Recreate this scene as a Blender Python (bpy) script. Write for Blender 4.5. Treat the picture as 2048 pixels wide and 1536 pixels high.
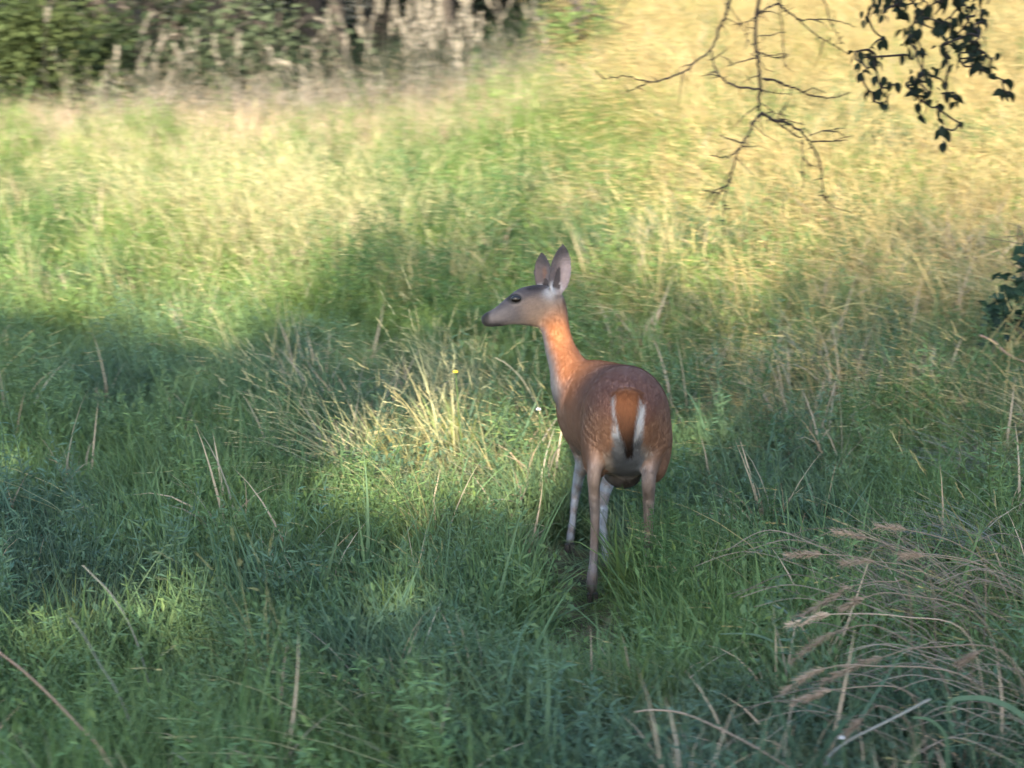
import bpy, bmesh, math, random
import numpy as np
from mathutils import Vector, Matrix

for o in list(bpy.data.objects):
    bpy.data.objects.remove(o)
scene = bpy.context.scene
C = scene.collection
rng = np.random.default_rng(11)
random.seed(5)
R = math.radians

# ------------------------------------------------------------------ camera
CAM_Z, PITCH, F = 2.44, R(12.5), 3790.0
cam_d = bpy.data.cameras.new('camera')
cam = bpy.data.objects.new('camera', cam_d)
C.objects.link(cam)
cam.location = (0, 0, CAM_Z)
cam.rotation_euler = (R(90) - PITCH, 0, 0)
cam_d.angle = 2 * math.atan(1024 / F)
cam_d.clip_start, cam_d.clip_end = 0.1, 2000
cam_d.dof.use_dof = True
cam_d.dof.focus_distance = 7.3
cam_d.dof.aperture_fstop = 4.6
cam_d.dof.aperture_ratio = 0.25
scene.camera = cam

# ------------------------------------------------------------------ light
SUN_EL, SUN_AZ = R(28), R(-6)             # low sun behind the viewer
SUN = np.array([math.sin(SUN_AZ) * math.cos(SUN_EL), -math.cos(SUN_AZ) * math.cos(SUN_EL), math.sin(SUN_EL)])
world = bpy.data.worlds.new('World')
scene.world = world
world.use_nodes = True
wn = world.node_tree
for n in list(wn.nodes): wn.nodes.remove(n)
sky = wn.nodes.new('ShaderNodeTexSky')
sky.sky_type = 'NISHITA'
sky.sun_disc = False
sky.sun_elevation = SUN_EL
sky.sun_rotation = math.atan2(SUN[0], SUN[1])
sky.air_density, sky.dust_density, sky.ozone_density = 1.0, 1.0, 1.0
bg = wn.nodes.new('ShaderNodeBackground')
bg.inputs['Strength'].default_value = 0.15
wo = wn.nodes.new('ShaderNodeOutputWorld')
wn.links.new(sky.outputs[0], bg.inputs[0])
wn.links.new(bg.outputs[0], wo.inputs[0])
sun_d = bpy.data.lights.new('sun', 'SUN')
sun_d.energy, sun_d.angle, sun_d.color = 3.0, R(0.5), (1.0, 0.92, 0.78)
sun = bpy.data.objects.new('sun', sun_d)
C.objects.link(sun)
sun.rotation_euler = Vector(SUN).to_track_quat('Z', 'Y').to_euler()
sun.location = (6, -8, 12)
scene.view_settings.view_transform = 'Standard'
scene.view_settings.look = 'None'
scene.view_settings.exposure = 2.5
scene.view_settings.gamma = 1
scene.view_settings.use_curve_mapping = False
scene.render.engine = 'CYCLES'
scene.cycles.max_bounces = 5
scene.cycles.diffuse_bounces = 3
scene.cycles.transmission_bounces = 3
scene.cycles.transparent_max_bounces = 4
scene.cycles.use_denoising = True
scene.cycles.sample_clamp_indirect = 6

# ------------------------------------------------------------------ helpers
cp, sp = math.cos(PITCH), math.sin(PITCH)
def ray(px, py):
    u, v = (px - 1024) / F, (768 - py) / F
    return np.array([u, cp + v * sp, -sp + v * cp])
def at(px, py, Y):
    """point of the place that shows at a spot of the photograph, at a given distance Y"""
    d = ray(px, py)
    return np.array([0, 0, CAM_Z]) + d * (Y / d[1])
def project(P):
    P = np.atleast_2d(P)
    q = P - np.array([0, 0, CAM_Z])
    depth = q[:, 1] * cp - q[:, 2] * sp
    up = q[:, 1] * sp + q[:, 2] * cp
    return 1024 + F * q[:, 0] / depth, 768 - F * up / depth

def smooth01(t):
    t = np.clip(t, 0, 1)
    return t * t * (3 - 2 * t)
def terrain(x, y):
    x, y = np.asarray(x, float), np.asarray(y, float)
    k = 0.072 + 0.088 * smooth01((x + 1.6) / 3.6) + 0.03 * smooth01((x - 2) / 5)
    d = np.clip(y - 8.2, 0, None)
    left = 1 - smooth01((x + .2) / 1.6)
    d = d - left * .75 * np.clip(d - 11.0, 0, None)
    rise = k * (d * d / (d + 1.6)) * 1.0
    rise = np.where(y > 45, rise + 0.05 * (y - 45), rise)
    near = 0.85 * smooth01((4.6 - y) / 4.2)
    bump = 0.035 * np.sin(1.3 * x + .7) * np.sin(1.1 * y + 1.2) + 0.02 * np.sin(3.1 * x - 1.7 * y) + 0.015 * np.sin(2.3 * y + 4.1 * x + 2)
    bump = bump * smooth01((np.hypot(x - .35, y - 7.2) - .5) / 1.2)
    dip = -0.045 * np.exp(-((x - .38) ** 2 + (y - 7.25) ** 2) / .02)
    return rise + near + bump + dip
def ground_hit(px, py, lift=0.0):
    d = ray(px, py)
    t = 3.0
    for _ in range(4000):
        p = np.array([0, 0, CAM_Z]) + d * t
        if p[2] < terrain(p[0], p[1]) + lift: break
        t += 0.01
    return p

# cheap value noise for patches of growth
_grid = rng.random((64, 64))
def vnoise(x, y, s, seed=0):
    x = np.asarray(x) / s + 17.3 * seed + 100; y = np.asarray(y) / s + 9.1 * seed + 100
    xi, yi = np.floor(x).astype(int), np.floor(y).astype(int)
    fx, fy = smooth01(x - xi), smooth01(y - yi)
    g = lambda a, b: _grid[a % 64, b % 64]
    return (g(xi, yi) * (1 - fx) + g(xi + 1, yi) * fx) * (1 - fy) + (g(xi, yi + 1) * (1 - fx) + g(xi + 1, yi + 1) * fx) * fy

def link(o, parent=None):
    C.objects.link(o)
    if parent: o.parent = parent
    return o
def tag(o, label=None, cat=None, group=None, kind=None):
    if label: o['label'] = label
    if cat: o['category'] = cat
    if group: o['group'] = group
    if kind: o['kind'] = kind
    return o
def empty(name, loc):
    o = bpy.data.objects.new(name, None)
    o.location = loc
    o.empty_display_size = .1
    return link(o)
def mesh_from(name, V, Fc, mat, col=None, smooth=False):
    me = bpy.data.meshes.new(name)
    me.from_pydata([tuple(v) for v in V], [], [tuple(f) for f in Fc])
    if mat: me.materials.append(mat)
    if col is not None:
        a = me.color_attributes.new('col', 'FLOAT_COLOR', 'POINT')
        c = np.ones((len(V), 4), np.float32); c[:, :3] = np.asarray(col)[:, :3]
        a.data.foreach_set('color', c.ravel())
    if smooth: me.polygons.foreach_set('use_smooth', [True] * len(me.polygons))
    me.update()
    return me
def obj(name, me, parent=None):
    return link(bpy.data.objects.new(name, me), parent)

def crom(A, sub=5):
    A = np.asarray(A, float); n = len(A); out = []
    for i in range(n - 1):
        p0, p1, p2, p3 = A[max(i - 1, 0)], A[i], A[i + 1], A[min(i + 2, n - 1)]
        for k in range(sub):
            t = k / sub
            out.append(.5 * ((2 * p1) + (p2 - p0) * t + (2 * p0 - 5 * p1 + 4 * p2 - p3) * t * t + (-p0 + 3 * p1 - 3 * p2 + p3) * t ** 3))
    out.append(A[-1]); return np.array(out)
class MB:
    """collects shapes into one mesh"""
    def __init__(s): s.V, s.F, s.K = [], [], []
    def add(s, V, Fc, col=(1, 1, 1)):
        b = len(s.V); s.V += [tuple(v) for v in V]; s.F += [tuple(i + b for i in f) for f in Fc]
        s.K += [tuple(col)] * len(V) if np.ndim(col) == 1 else [tuple(c) for c in col]
    def tube(s, P, r, n=6, col=(1, 1, 1)):
        P = np.asarray(P, float); m = len(P)
        r = np.full(m, r) if np.ndim(r) == 0 else np.asarray(r, float)
        T = np.gradient(P, axis=0); T /= np.linalg.norm(T, axis=1)[:, None] + 1e-9
        ref = np.array([0.13, .21, 1.0]) if abs(T[0][2]) < .9 else np.array([1.0, .1, 0])
        V, Fc = [], []
        for i in range(m):
            a = np.cross(T[i], ref); a /= np.linalg.norm(a) + 1e-9; b = np.cross(T[i], a); ref = np.cross(a, T[i])
            for k in range(n):
                t = 2 * math.pi * k / n
                V.append(P[i] + r[i] * (a * math.cos(t) + b * math.sin(t)))
        for i in range(m - 1):
            for k in range(n):
                Fc.append((i * n + k, i * n + (k + 1) % n, (i + 1) * n + (k + 1) % n, (i + 1) * n + k))
        Fc.append(tuple(range(n - 1, -1, -1))); Fc.append(tuple(range((m - 1) * n, m * n)))
        s.add(V, Fc, col)
    def blade(s, base, d0, length, width, droop, lean, col, seg=4, taper=1.3):
        """a flat curved grass blade"""
        p = np.array(base, float); d = np.array(d0, float); d /= np.linalg.norm(d)
        side = np.cross(d, (0, 0, 1)); side = side / (np.linalg.norm(side) + 1e-9)
        a = random.uniform(-.9, .9); side = side * math.cos(a) + np.cross(d, side) * math.sin(a)
        V, Fc = [], []
        for i in range(seg + 1):
            t = i / seg; w = width * .5 * (1 - t ** taper) * (0.7 + .6 * min(1, t * 3) if t < .33 else 1.3)
            if i == seg: V.append(p.copy())
            else: V += [p - side * w, p + side * w]
            d = d + np.array([lean[0], lean[1], -droop]) / seg; d /= np.linalg.norm(d)
            p = p + d * length / seg
        for i in range(seg - 1): Fc.append((2 * i, 2 * i + 1, 2 * i + 3, 2 * i + 2))
        Fc.append((2 * seg - 2, 2 * seg - 1, 2 * seg))
        s.add(V, Fc, col)
        return p, d
    def leaf(s, p, d, n, L, W, col, fold=.15):
        """a pointed leaf with a folded midrib: 4 tris"""
        d = d / (np.linalg.norm(d) + 1e-9); w = np.cross(n, d); w = w / (np.linalg.norm(w) + 1e-9); n = np.cross(d, w)
        V = [p, p + d * L * .45 + w * W * .5 + n * fold * W, p + d * L + n * -.05 * L, p + d * L * .45 - w * W * .5 + n * fold * W, p + d * L * .45]
        s.add(V, [(0, 4, 1), (1, 4, 2), (0, 3, 4), (3, 2, 4)], col)
    def mesh(s, name, mat, smooth=False): return mesh_from(name, s.V, s.F, mat, s.K, smooth)
    def build(s, name, mat, parent=None, smooth=False): return obj(name, s.mesh(name, mat, smooth), parent)

def leaf_cloud(name, mat, P, L, W, cols, parent=None, tilt=1.0):
    """many leaf-sized faces, vectorised: one mesh"""
    n = len(P); P = np.asarray(P)
    d = rng.normal(size=(n, 3)); d[:, 2] = d[:, 2] * .6 - .25; d /= np.linalg.norm(d, axis=1)[:, None]
    nn = rng.normal(size=(n, 3)) * tilt + np.array([0, 0, 1.0]); w = np.cross(nn, d); w /= np.linalg.norm(w, axis=1)[:, None] + 1e-9
    nn = np.cross(d, w)
    sc = rng.uniform(.65, 1.25, (n, 1))
    L = L * sc; W = W * sc
    a = P; b = P + d * L * .45 + w * W * .5 + nn * W * .15; c = P + d * L; e = P + d * L * .45 - w * W * .5 + nn * W * .15
    V = np.stack([a, b, c, e], 1).reshape(-1, 3)
    me = bpy.data.meshes.new(name)
    me.vertices.add(4 * n); me.vertices.foreach_set('co', V.ravel())
    me.loops.add(6 * n); me.polygons.add(2 * n)
    i = np.arange(n)[:, None] * 4
    me.loops.foreach_set('vertex_index', np.concatenate([i, i + 1, i + 2, i, i + 2, i + 3], 1).ravel().astype(np.int32))
    me.polygons.foreach_set('loop_start', (np.arange(2 * n) * 3).astype(np.int32))
    me.polygons.foreach_set('loop_total', np.full(2 * n, 3, np.int32))
    me.update(); me.validate()
    at_ = me.color_attributes.new('col', 'FLOAT_COLOR', 'POINT')
    cc = np.ones((n, 4, 4), np.float32); cc[:, :, :3] = np.asarray(cols)[:, None, :]
    at_.data.foreach_set('color', cc.ravel())
    me.materials.append(mat)
    return obj(name, me, parent)

# ------------------------------------------------------------------ materials
def plant_mat(name, tint=False, trans=.3, rough=.55, spec=.25):
    m = bpy.data.materials.new(name); m.use_nodes = True
    nt = m.node_tree; nt.nodes.clear(); N = nt.nodes.new; Lk = nt.links.new
    out = N('ShaderNodeOutputMaterial'); a = N('ShaderNodeAttribute'); a.attribute_name = 'col'
    col = a.outputs['Color']
    if tint:
        t = N('ShaderNodeAttribute'); t.attribute_type = 'INSTANCER'; t.attribute_name = 'tint'
        mx = N('ShaderNodeMix'); mx.data_type = 'RGBA'; mx.blend_type = 'MULTIPLY'; mx.inputs[0].default_value = 1
        Lk(col, mx.inputs[6]); Lk(t.outputs['Color'], mx.inputs[7]); col = mx.outputs[2]
    ns = N('ShaderNodeTexNoise'); ns.inputs['Scale'].default_value = 45; ns.inputs['Detail'].default_value = 2
    tc = N('ShaderNodeTexCoord'); Lk(tc.outputs['Object'], ns.inputs['Vector'])
    hs = N('ShaderNodeHueSaturation'); mr = N('ShaderNodeMapRange'); mr.inputs[3].default_value = .8; mr.inputs[4].default_value = 1.2
    Lk(ns.outputs[0], mr.inputs[0]); Lk(mr.outputs[0], hs.inputs['Value']); Lk(col, hs.inputs['Color']); col = hs.outputs[0]
    p = N('ShaderNodeBsdfPrincipled'); p.inputs['Roughness'].default_value = rough; p.inputs['Specular IOR Level'].default_value = spec
    tr = N('ShaderNodeBsdfTranslucent'); ms = N('ShaderNodeMixShader'); ms.inputs[0].default_value = trans
    Lk(col, p.inputs['Base Color']); Lk(col, tr.inputs['Color']); Lk(p.outputs[0], ms.inputs[1]); Lk(tr.outputs[0], ms.inputs[2]); Lk(ms.outputs[0], out.inputs[0])
    return m
def simple_mat(name, col, rough=.7, noise=None, spec=.3, bump=0, scale=30):
    m = bpy.data.materials.new(name); m.use_nodes = True
    nt = m.node_tree; N = nt.nodes.new; Lk = nt.links.new
    p = nt.nodes['Principled BSDF']; p.inputs['Roughness'].default_value = rough; p.inputs['Specular IOR Level'].default_value = spec
    ns = N('ShaderNodeTexNoise'); ns.inputs['Scale'].default_value = scale; ns.inputs['Detail'].default_value = 6
    tc = N('ShaderNodeTexCoord'); Lk(tc.outputs['Object'], ns.inputs['Vector'])
    rp = N('ShaderNodeValToRGB'); rp.color_ramp.elements[0].position = .35; rp.color_ramp.elements[1].position = .65
    rp.color_ramp.elements[0].color = (*col, 1); rp.color_ramp.elements[1].color = (*(noise or [c * 1.4 for c in col]), 1)
    Lk(ns.outputs[0], rp.inputs[0]); Lk(rp.outputs[0], p.inputs['Base Color'])
    if bump:
        b = N('ShaderNodeBump'); b.inputs['Strength'].default_value = bump; b.inputs['Distance'].default_value = .01
        Lk(ns.outputs[0], b.inputs['Height']); Lk(b.outputs[0], p.inputs['Normal'])
    return m
GRASS = plant_mat('grass_blades', tint=True, trans=.3)
LEAFM = plant_mat('leaf', trans=.35, rough=.65, spec=.12)
DRYM = plant_mat('dry_plant', trans=.15, rough=.7, spec=.15)
BARK = simple_mat('bark', (.045, .036, .028), .85, (.10, .08, .062), bump=.6, scale=18)
TWIG = simple_mat('twig', (.009, .007, .007), .85, (.02, .015, .013), bump=.4, scale=60)

# ------------------------------------------------------------------ the ground
def ground_axis(lo, a, b, hi, step, big):
    return np.unique(np.concatenate([np.linspace(lo, a, big), np.arange(a, b, step), np.linspace(b, hi, big)]))
gx = ground_axis(-400, -9, 9, 400, .16, 24); gy = ground_axis(-400, -12, 30, 500, .16, 24)
X, Y = np.meshgrid(gx, gy); Z = terrain(X, np.clip(Y, -30, 120))
nx, ny = len(gx), len(gy)
idx = np.arange(nx * ny).reshape(ny, nx)
quads = np.stack([idx[:-1, :-1], idx[:-1, 1:], idx[1:, 1:], idx[1:, :-1]], -1).reshape(-1, 4)
gm = bpy.data.meshes.new('ground'); gm.from_pydata(np.stack([X, Y, Z], -1).reshape(-1, 3).tolist(), [], quads.tolist())
gm.polygons.foreach_set('use_smooth', [True] * len(gm.polygons))
SOIL = simple_mat('soil_thatch', (.035, .032, .018), .95, (.12, .10, .05), bump=.8, scale=9)
gm.materials.append(SOIL)
tag(obj('ground', gm), kind='structure')

# ------------------------------------------------------------------ shade trees behind the viewer (their crowns throw the dappled shade)
BX = np.array([-400, 0, 200, 380, 500, 590, 660, 740, 850, 1000, 1080, 1180, 1300, 1500, 1600, 1750, 1850, 1950, 2048, 2500])
BY = np.array([620, 625, 640, 690, 690, 620, 540, 475, 430, 375, 365, 470, 570, 600, 530, 470, 420, 480, 510, 520])
shafts = []
def shaft(px, py, r, Yd=None, lift=.22):
    pad = .11 if Yd else .18 if r > .165 else .035
    shafts.append((at(px, py, Yd) if Yd else ground_hit(px, py, lift), r + pad))
shaft(1138, 715, .05, 7.8); shaft(1128, 640, .0, 7.9); shaft(1250, 808, -.03, 6.93); shaft(1180, 745, .02, 7.5)
for a in [(810, 890, .2), (870, 865, .2), (940, 860, .18), (1000, 890, .18), (850, 950, .2), (930, 940, .2), (785, 955, .17), (1010, 945, .17), (1085, 850, .08),
          (1000, 690, .07), (930, 690, .05), (900, 620, .06), (960, 500, .10), (980, 440, .10), (830, 650, .04), (735, 710, .10), (1400, 860, .14), (1450, 840, .12), (1350, 880, .1),
          (1210, 1010, .1), (1160, 1030, .08), (15, 930, .12), (290, 1190, .1), (340, 1180, .12), (390, 1210, .12), (180, 1240, .1), (140, 1270, .08), (795, 1195, .12), (840, 1170, .12), (370, 1300, .08), (820, 1290, .06),
          (1620, 640, .05), (1500, 720, .04), (1760, 560, .08), (1900, 620, .05), (1660, 730, .03), (1850, 860, .02)]:
    shaft(*a)
SP = np.array([s[0] for s in shafts]); SR = np.array([s[1] for s in shafts])
def keep_leaf(P):
    """crown gaps: leaves are absent where the sun reaches the meadow"""
    t = P[:, 2] / SUN[2]
    for _ in range(12):
        G = P - t[:, None] * SUN
        t = t + (G[:, 2] - terrain(G[:, 0], G[:, 1]) - .2) / SUN[2] * .7
    G = P - t[:, None] * SUN
    px, py = project(G)
    front = (G[:, 1] > 4)
    lim = np.interp(px, BX, BY) + rng.normal(0, 6, len(P)) + 14
    ok = ~(front & (py < lim))
    for q, r in zip(SP, SR):
        v = P - q; d2 = (v ** 2).sum(1) - (v @ SUN) ** 2
        ok &= d2 > r * r
    # small random chinks
    ch = np.random.default_rng(3)
    for _ in range(60):
        q = np.array([ch.uniform(-3, 3.6), ch.uniform(5, 11), .25]); v = P - q; d2 = (v ** 2).sum(1) - (v @ SUN) ** 2
        ok &= d2 > ch.uniform(.02, .055) ** 2
    return ok
def limb_points(a, b, n=7, sag=.25):
    a, b = np.asarray(a, float), np.asarray(b, float); t = np.linspace(0, 1, n)[:, None]
    P = a * (1 - t) + b * t; P[1:-1] += rng.normal(0, sag * .3, (n - 2, 3)); P[:, 2] += sag * np.sin(math.pi * t[:, 0])
    return P
def tree(name, label, base, crown_c, crown_r, n_leaf, leaf, cols, group, cat='tree', trunk_r=.2, keep=None, limbs=9, clump=.5, shell=.55):
    b = np.array([base[0], base[1], float(terrain(base[0], base[1])) - .05])
    root = tag(empty(name, b), label, cat, group)
    c = np.array(crown_c, float) - b; cr = np.array(crown_r, float)
    tb = MB()
    top = c + np.array([0, 0, cr[2] * (.3 if keep is None else -.3)])
    P = limb_points((0, 0, 0), top, 9, .1); tb.tube(P, np.linspace(trunk_r * 1.15, trunk_r * .3, 9), 9)
    ends = []
    for k in range(limbs):
        i = random.randint(3, 7); u = rng.normal(size=3); u /= np.linalg.norm(u); u[2] = abs(u[2]) * .7
        e = c + u * cr * random.uniform(.55, .85); ends.append(e)
        LPt = limb_points(P[i], e, 6, .3)
        if keep is not None and not keep(crom(LPt, 4) + b).all(): continue
        tb.tube(LPt, np.linspace(trunk_r * .45, trunk_r * .08, 6), 6)
    tb.build('trunk', BARK, root, True)
    nc = max(8, n_leaf // 90)
    u = rng.normal(size=(nc, 3)); u /= np.linalg.norm(u, axis=1)[:, None]
    cc = c + u * cr * (shell + (1 - shell) * rng.random((nc, 1))) * rng.uniform(.75, 1.08, (nc, 1))
    which = rng.integers(0, nc, n_leaf)
    L = cc[which] + rng.normal(0, 1, (n_leaf, 3)) * clump * cr * .42
    if keep is not None: L = L[keep(L + b)]
    cl = np.array(cols)[rng.integers(0, len(cols), nc)][which[:len(L)]] * rng.uniform(.75, 1.25, (len(L), 1))
    leaf_cloud('crown', LEAFM, L, leaf[0], leaf[1], cl, root)
    return root
a_ = np.array([math.sin(SUN_AZ), -math.cos(SUN_AZ), 0]); p_ = np.array([math.cos(SUN_AZ), math.sin(SUN_AZ), 0])
DG = [(.05, .085, .03), (.06, .10, .03), (.045, .075, .032)]
for k, (A, pp, zc, rr) in enumerate([(10, -4.2, 7.9, (2.4, 2.4, 3.6)), (10, -.6, 7.9, (2.4, 2.4, 3.6)), (10, 2.9, 7.9, (2.4, 2.4, 3.6)), (13, -4.6, 10.4, (2.5, 2.4, 3.9)), (13, -1.3, 10.9, (2.4, 2.3, 4.1)), (13, 1.9, 10.9, (2.4, 2.3, 4.1)), (10.5, 5.6, 8.2, (2.2, 2.2, 3.6)), (12.5, 4.6, 10.6, (2.3, 2.3, 3.9))]):
    c = a_ * A + p_ * pp
    tree('shade_tree', 'tall leafy tree standing behind the viewer that shades the near grass', (c[0], c[1]), (c[0], c[1], zc), rr, 9500, (.19, .12), DG, 'shade trees behind the viewer', keep=keep_leaf, clump=.55, shell=.35)

# ------------------------------------------------------------------ meadow: tufts are spread by geometry nodes
def rnd_dir(tilt, lean=(0, 0)):
    a = random.uniform(0, 2 * math.pi); t = random.uniform(0, tilt)
    return np.array([math.sin(t) * math.cos(a) + lean[0], math.sin(t) * math.sin(a) + lean[1], math.cos(t)])
def shade_col(v=.25, hue=.12):
    s = 1 + random.uniform(-v, v); h = random.uniform(-hue, hue)
    return (s * (1 + h), s, s * (1 - h))
def disc(r):
    a, q = random.uniform(0, 2 * math.pi), r * math.sqrt(random.random()); return np.array([q * math.cos(a), q * math.sin(a), -.01])
def tuft_fine(n=42, L=(.16, .40), w=(.004, .009), r=.13):
    m = MB()
    for _ in range(n):
        m.blade(disc(r), rnd_dir(.5, (-.15, 0)), random.uniform(*L), random.uniform(*w), random.uniform(.2, 1.6), (random.uniform(-.9, .35), random.uniform(-.4, .4)), shade_col(), 4)
    return m.mesh('grass_tuft', GRASS)
def tuft_broad(n=16):
    m = MB()
    for _ in range(n):
        m.blade(disc(.08), rnd_dir(.55, (-.1, 0)), random.uniform(.3, .6), random.uniform(.010, .018), random.uniform(.5, 2.0), (random.uniform(-.9, .5), random.uniform(-.5, .5)), shade_col(), 6)
    return m.mesh('broad_tuft', GRASS)
def tuft_stem(n=17):
    m = MB()
    for _ in range(n):
        c = shade_col(.2, .08)
        p, d = m.blade(disc(.1), rnd_dir(.35, (-.22, 0)), random.uniform(.42, .8), random.uniform(.0032, .005), random.uniform(.2, 1.2), (random.uniform(-1.1, .15), random.uniform(-.35, .35)), c, 6, 3.0)
        for k in range(9):
            q = p - d * (.012 * k); e = rnd_dir(1.4); m.leaf(q, d + .35 * e, e + .1, random.uniform(.018, .035), .005, np.array(c) * 1.15)
    return m.mesh('stem_tuft', GRASS)
def forb_into(m, base, h, n_leaf, L=(.045, .09), W=(.008, .016), lean=(0, 0), stem=.0035, c0=(1, 1, 1)):
    d = rnd_dir(.2, lean); P = [np.array(base, float) + d * h * t + np.array([lean[0], lean[1], 0]) * h * .3 * t * t for t in np.linspace(0, 1, 6)]
    m.tube(P, np.linspace(stem, stem * .4, 6), 4, np.array(c0) * .9)
    for k in range(n_leaf):
        t = random.uniform(.12, 1.0); i = min(4, int(t * 5)); f = t * 5 - i; q = P[i] * (1 - f) + P[i + 1] * f
        a = k * 2.4 + random.uniform(-.4, .4); up = random.uniform(.1, .9) * (1.3 - .4 * t)
        ld = np.array([math.cos(a), math.sin(a), up - .25]); s = 1.15 - .55 * t
        m.leaf(q, ld, np.array([0, 0, 1.]) + .3 * rng.normal(size=3), random.uniform(*L) * s, random.uniform(*W) * s, np.array(c0) * np.array(shade_col(.22, .1)))
def tuft_forb(n=4, h=(.28, .6)):
    m = MB()
    for _ in range(n): forb_into(m, disc(.12), random.uniform(*h), 34, lean=(random.uniform(-.35, .1), random.uniform(-.2, .2)))
    return m.mesh('forb_tuft', GRASS)
def tuft_clover(n=70):
    m = MB()
    for _ in range(n):
        b = disc(.16); b[2] = random.uniform(.03, .2)
        m.leaf(b, rnd_dir(1.5), np.array([0, 0, 1.]) + .6 * rng.normal(size=3), random.uniform(.016, .034), random.uniform(.008, .016), shade_col())
    return m.mesh('clover_tuft', GRASS)
def tuft_lean(n=22):
    m = MB()
    for _ in range(n):
        c = shade_col(.22, .1)
        d0 = np.array([-random.uniform(.5, 1.6), random.uniform(-.5, .5), 1.0])
        p, d = m.blade(disc(.12), d0, random.uniform(.4, .85), random.uniform(.0032, .0065), random.uniform(.5, 1.5), (random.uniform(-.9, -.1), random.uniform(-.3, .3)), c, 6, 2.5)
        for k in range(7):
            q = p - d * (.014 * k); e = rnd_dir(1.4); m.leaf(q, d + .25 * e, e + .1, random.uniform(.018, .035), .005, np.array(c) * 1.1)
    return m.mesh('lean_tuft', GRASS)
KINDS = {'fine': [tuft_fine() for _ in range(4)], 'broad': [tuft_broad() for _ in range(3)], 'stem': [tuft_stem() for _ in range(4)],
         'forb': [tuft_forb() for _ in range(4)], 'clover': [tuft_clover() for _ in range(3)], 'lean': [tuft_lean() for _ in range(4)]}

def scatter(name, label, meshes, P, rot, scl, tint):
    src = bpy.data.collections.new(name + '_source')
    for i, me in enumerate(meshes):
        src.objects.link(bpy.data.objects.new(f'{name}_source_{i:02d}', me))
    n = len(P)
    me = bpy.data.meshes.new(name)
    me.vertices.add(n); me.vertices.foreach_set('co', np.asarray(P, np.float32).ravel())
    a = me.attributes.new('rot', 'FLOAT_VECTOR', 'POINT'); a.data.foreach_set('vector', np.asarray(rot, np.float32).ravel())
    a = me.attributes.new('scl', 'FLOAT_VECTOR', 'POINT'); a.data.foreach_set('vector', np.asarray(scl, np.float32).ravel())
    a = me.attributes.new('pick', 'INT', 'POINT'); a.data.foreach_set('value', rng.integers(0, len(meshes), n).astype(np.int32))
    a = me.attributes.new('tint', 'FLOAT_COLOR', 'POINT'); c = np.ones((n, 4), np.float32); c[:, :3] = tint; a.data.foreach_set('color', c.ravel())
    me.update()
    g = bpy.data.node_groups.new(name + '_spread', 'GeometryNodeTree')
    g.interface.new_socket('Geometry', in_out='INPUT', socket_type='NodeSocketGeometry')
    g.interface.new_socket('Geometry', in_out='OUTPUT', socket_type='NodeSocketGeometry')
    N = g.nodes.new; gi, go = N('NodeGroupInput'), N('NodeGroupOutput')
    ci = N('GeometryNodeCollectionInfo'); ci.inputs['Collection'].default_value = src; ci.inputs['Separate Children'].default_value = True; ci.inputs['Reset Children'].default_value = True
    ip = N('GeometryNodeInstanceOnPoints'); ip.inputs['Pick Instance'].default_value = True
    def att(nm, ty):
        q = N('GeometryNodeInputNamedAttribute'); q.data_type = ty; q.inputs['Name'].default_value = nm
        return next(s for s in q.outputs if s.enabled and s.name == 'Attribute')
    er = N('FunctionNodeEulerToRotation')
    g.links.new(gi.outputs[0], ip.inputs['Points']); g.links.new(ci.outputs[0], ip.inputs['Instance'])
    g.links.new(att('rot', 'FLOAT_VECTOR'), er.inputs[0]); g.links.new(er.outputs[0], ip.inputs['Rotation'])
    g.links.new(att('scl', 'FLOAT_VECTOR'), ip.inputs['Scale']); g.links.new(att('pick', 'INT'), ip.inputs['Instance Index'])
    g.links.new(ip.outputs[0], go.inputs[0])
    o = obj(name, me); md = o.modifiers.new('spread', 'NODES'); md.node_group = g
    return tag(o, label, kind='stuff')

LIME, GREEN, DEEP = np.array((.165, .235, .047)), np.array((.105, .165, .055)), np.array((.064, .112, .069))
STRAW, GOLD, TAN, GREY = np.array((.385, .335, .16)), np.array((.42, .32, .135)), np.array((.42, .31, .20)), np.array((.27, .24, .17))
def dryness(x, y):
    """0 lush .. 1 straw, by place in the meadow; raised to brighten the sunlit patch"""
    gold = smooth01((x - .2 + .12 * (y - 10)) / 2.2) * smooth01((y - 8.6) / 2.5)
    tanp = smooth01((y - 15.5) / 3) * .6
    mid = np.exp(-((x + 1.9) / 1.0) ** 2 - ((y - 14.0) / 1.6) ** 2) * .7
    right = smooth01((x - 1.2) / .9) * smooth01((7.6 - y) / 1.2) * .45
    band = smooth01((x - .55) / .7) * smooth01((y - 7.3) / 1.2) * .5
    right = np.maximum(right, band)
    mid = np.maximum(mid, .62 * np.exp(-((x + .35) / .38) ** 2 - ((y - 8.6) / .42) ** 2))  # straw gathered here, its paler colour brightening the sunlit patch left of the deer
    n = vnoise(x, y, 1.1, 1) * .6 + vnoise(x, y, .4, 2) * .4
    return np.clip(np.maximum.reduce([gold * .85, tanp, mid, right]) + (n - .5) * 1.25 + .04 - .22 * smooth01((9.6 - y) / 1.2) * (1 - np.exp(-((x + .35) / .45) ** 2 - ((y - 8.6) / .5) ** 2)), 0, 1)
def meadow_points(dens_near, dens_far, ylo=4.0, yhi=26.0):
    dens_near = dens_near * 1.15
    n = int(60000 * max(dens_near, dens_far) / 100)
    y = rng.uniform(ylo, yhi, n); hw = .285 * y + .9
    x = rng.uniform(-1, 1, n) * 9.0
    # expected density of the raw points per m2
    raw = n / ((yhi - ylo) * 18.0)
    want = dens_near + (dens_far - dens_near) * smooth01((y - 7) / 9)
    k = (np.abs(x) < hw) & (rng.random(n) < want / raw) & (y < 20.3 + 6 * smooth01((x - .2) / 1.5))
    return x[k], y[k]
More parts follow.
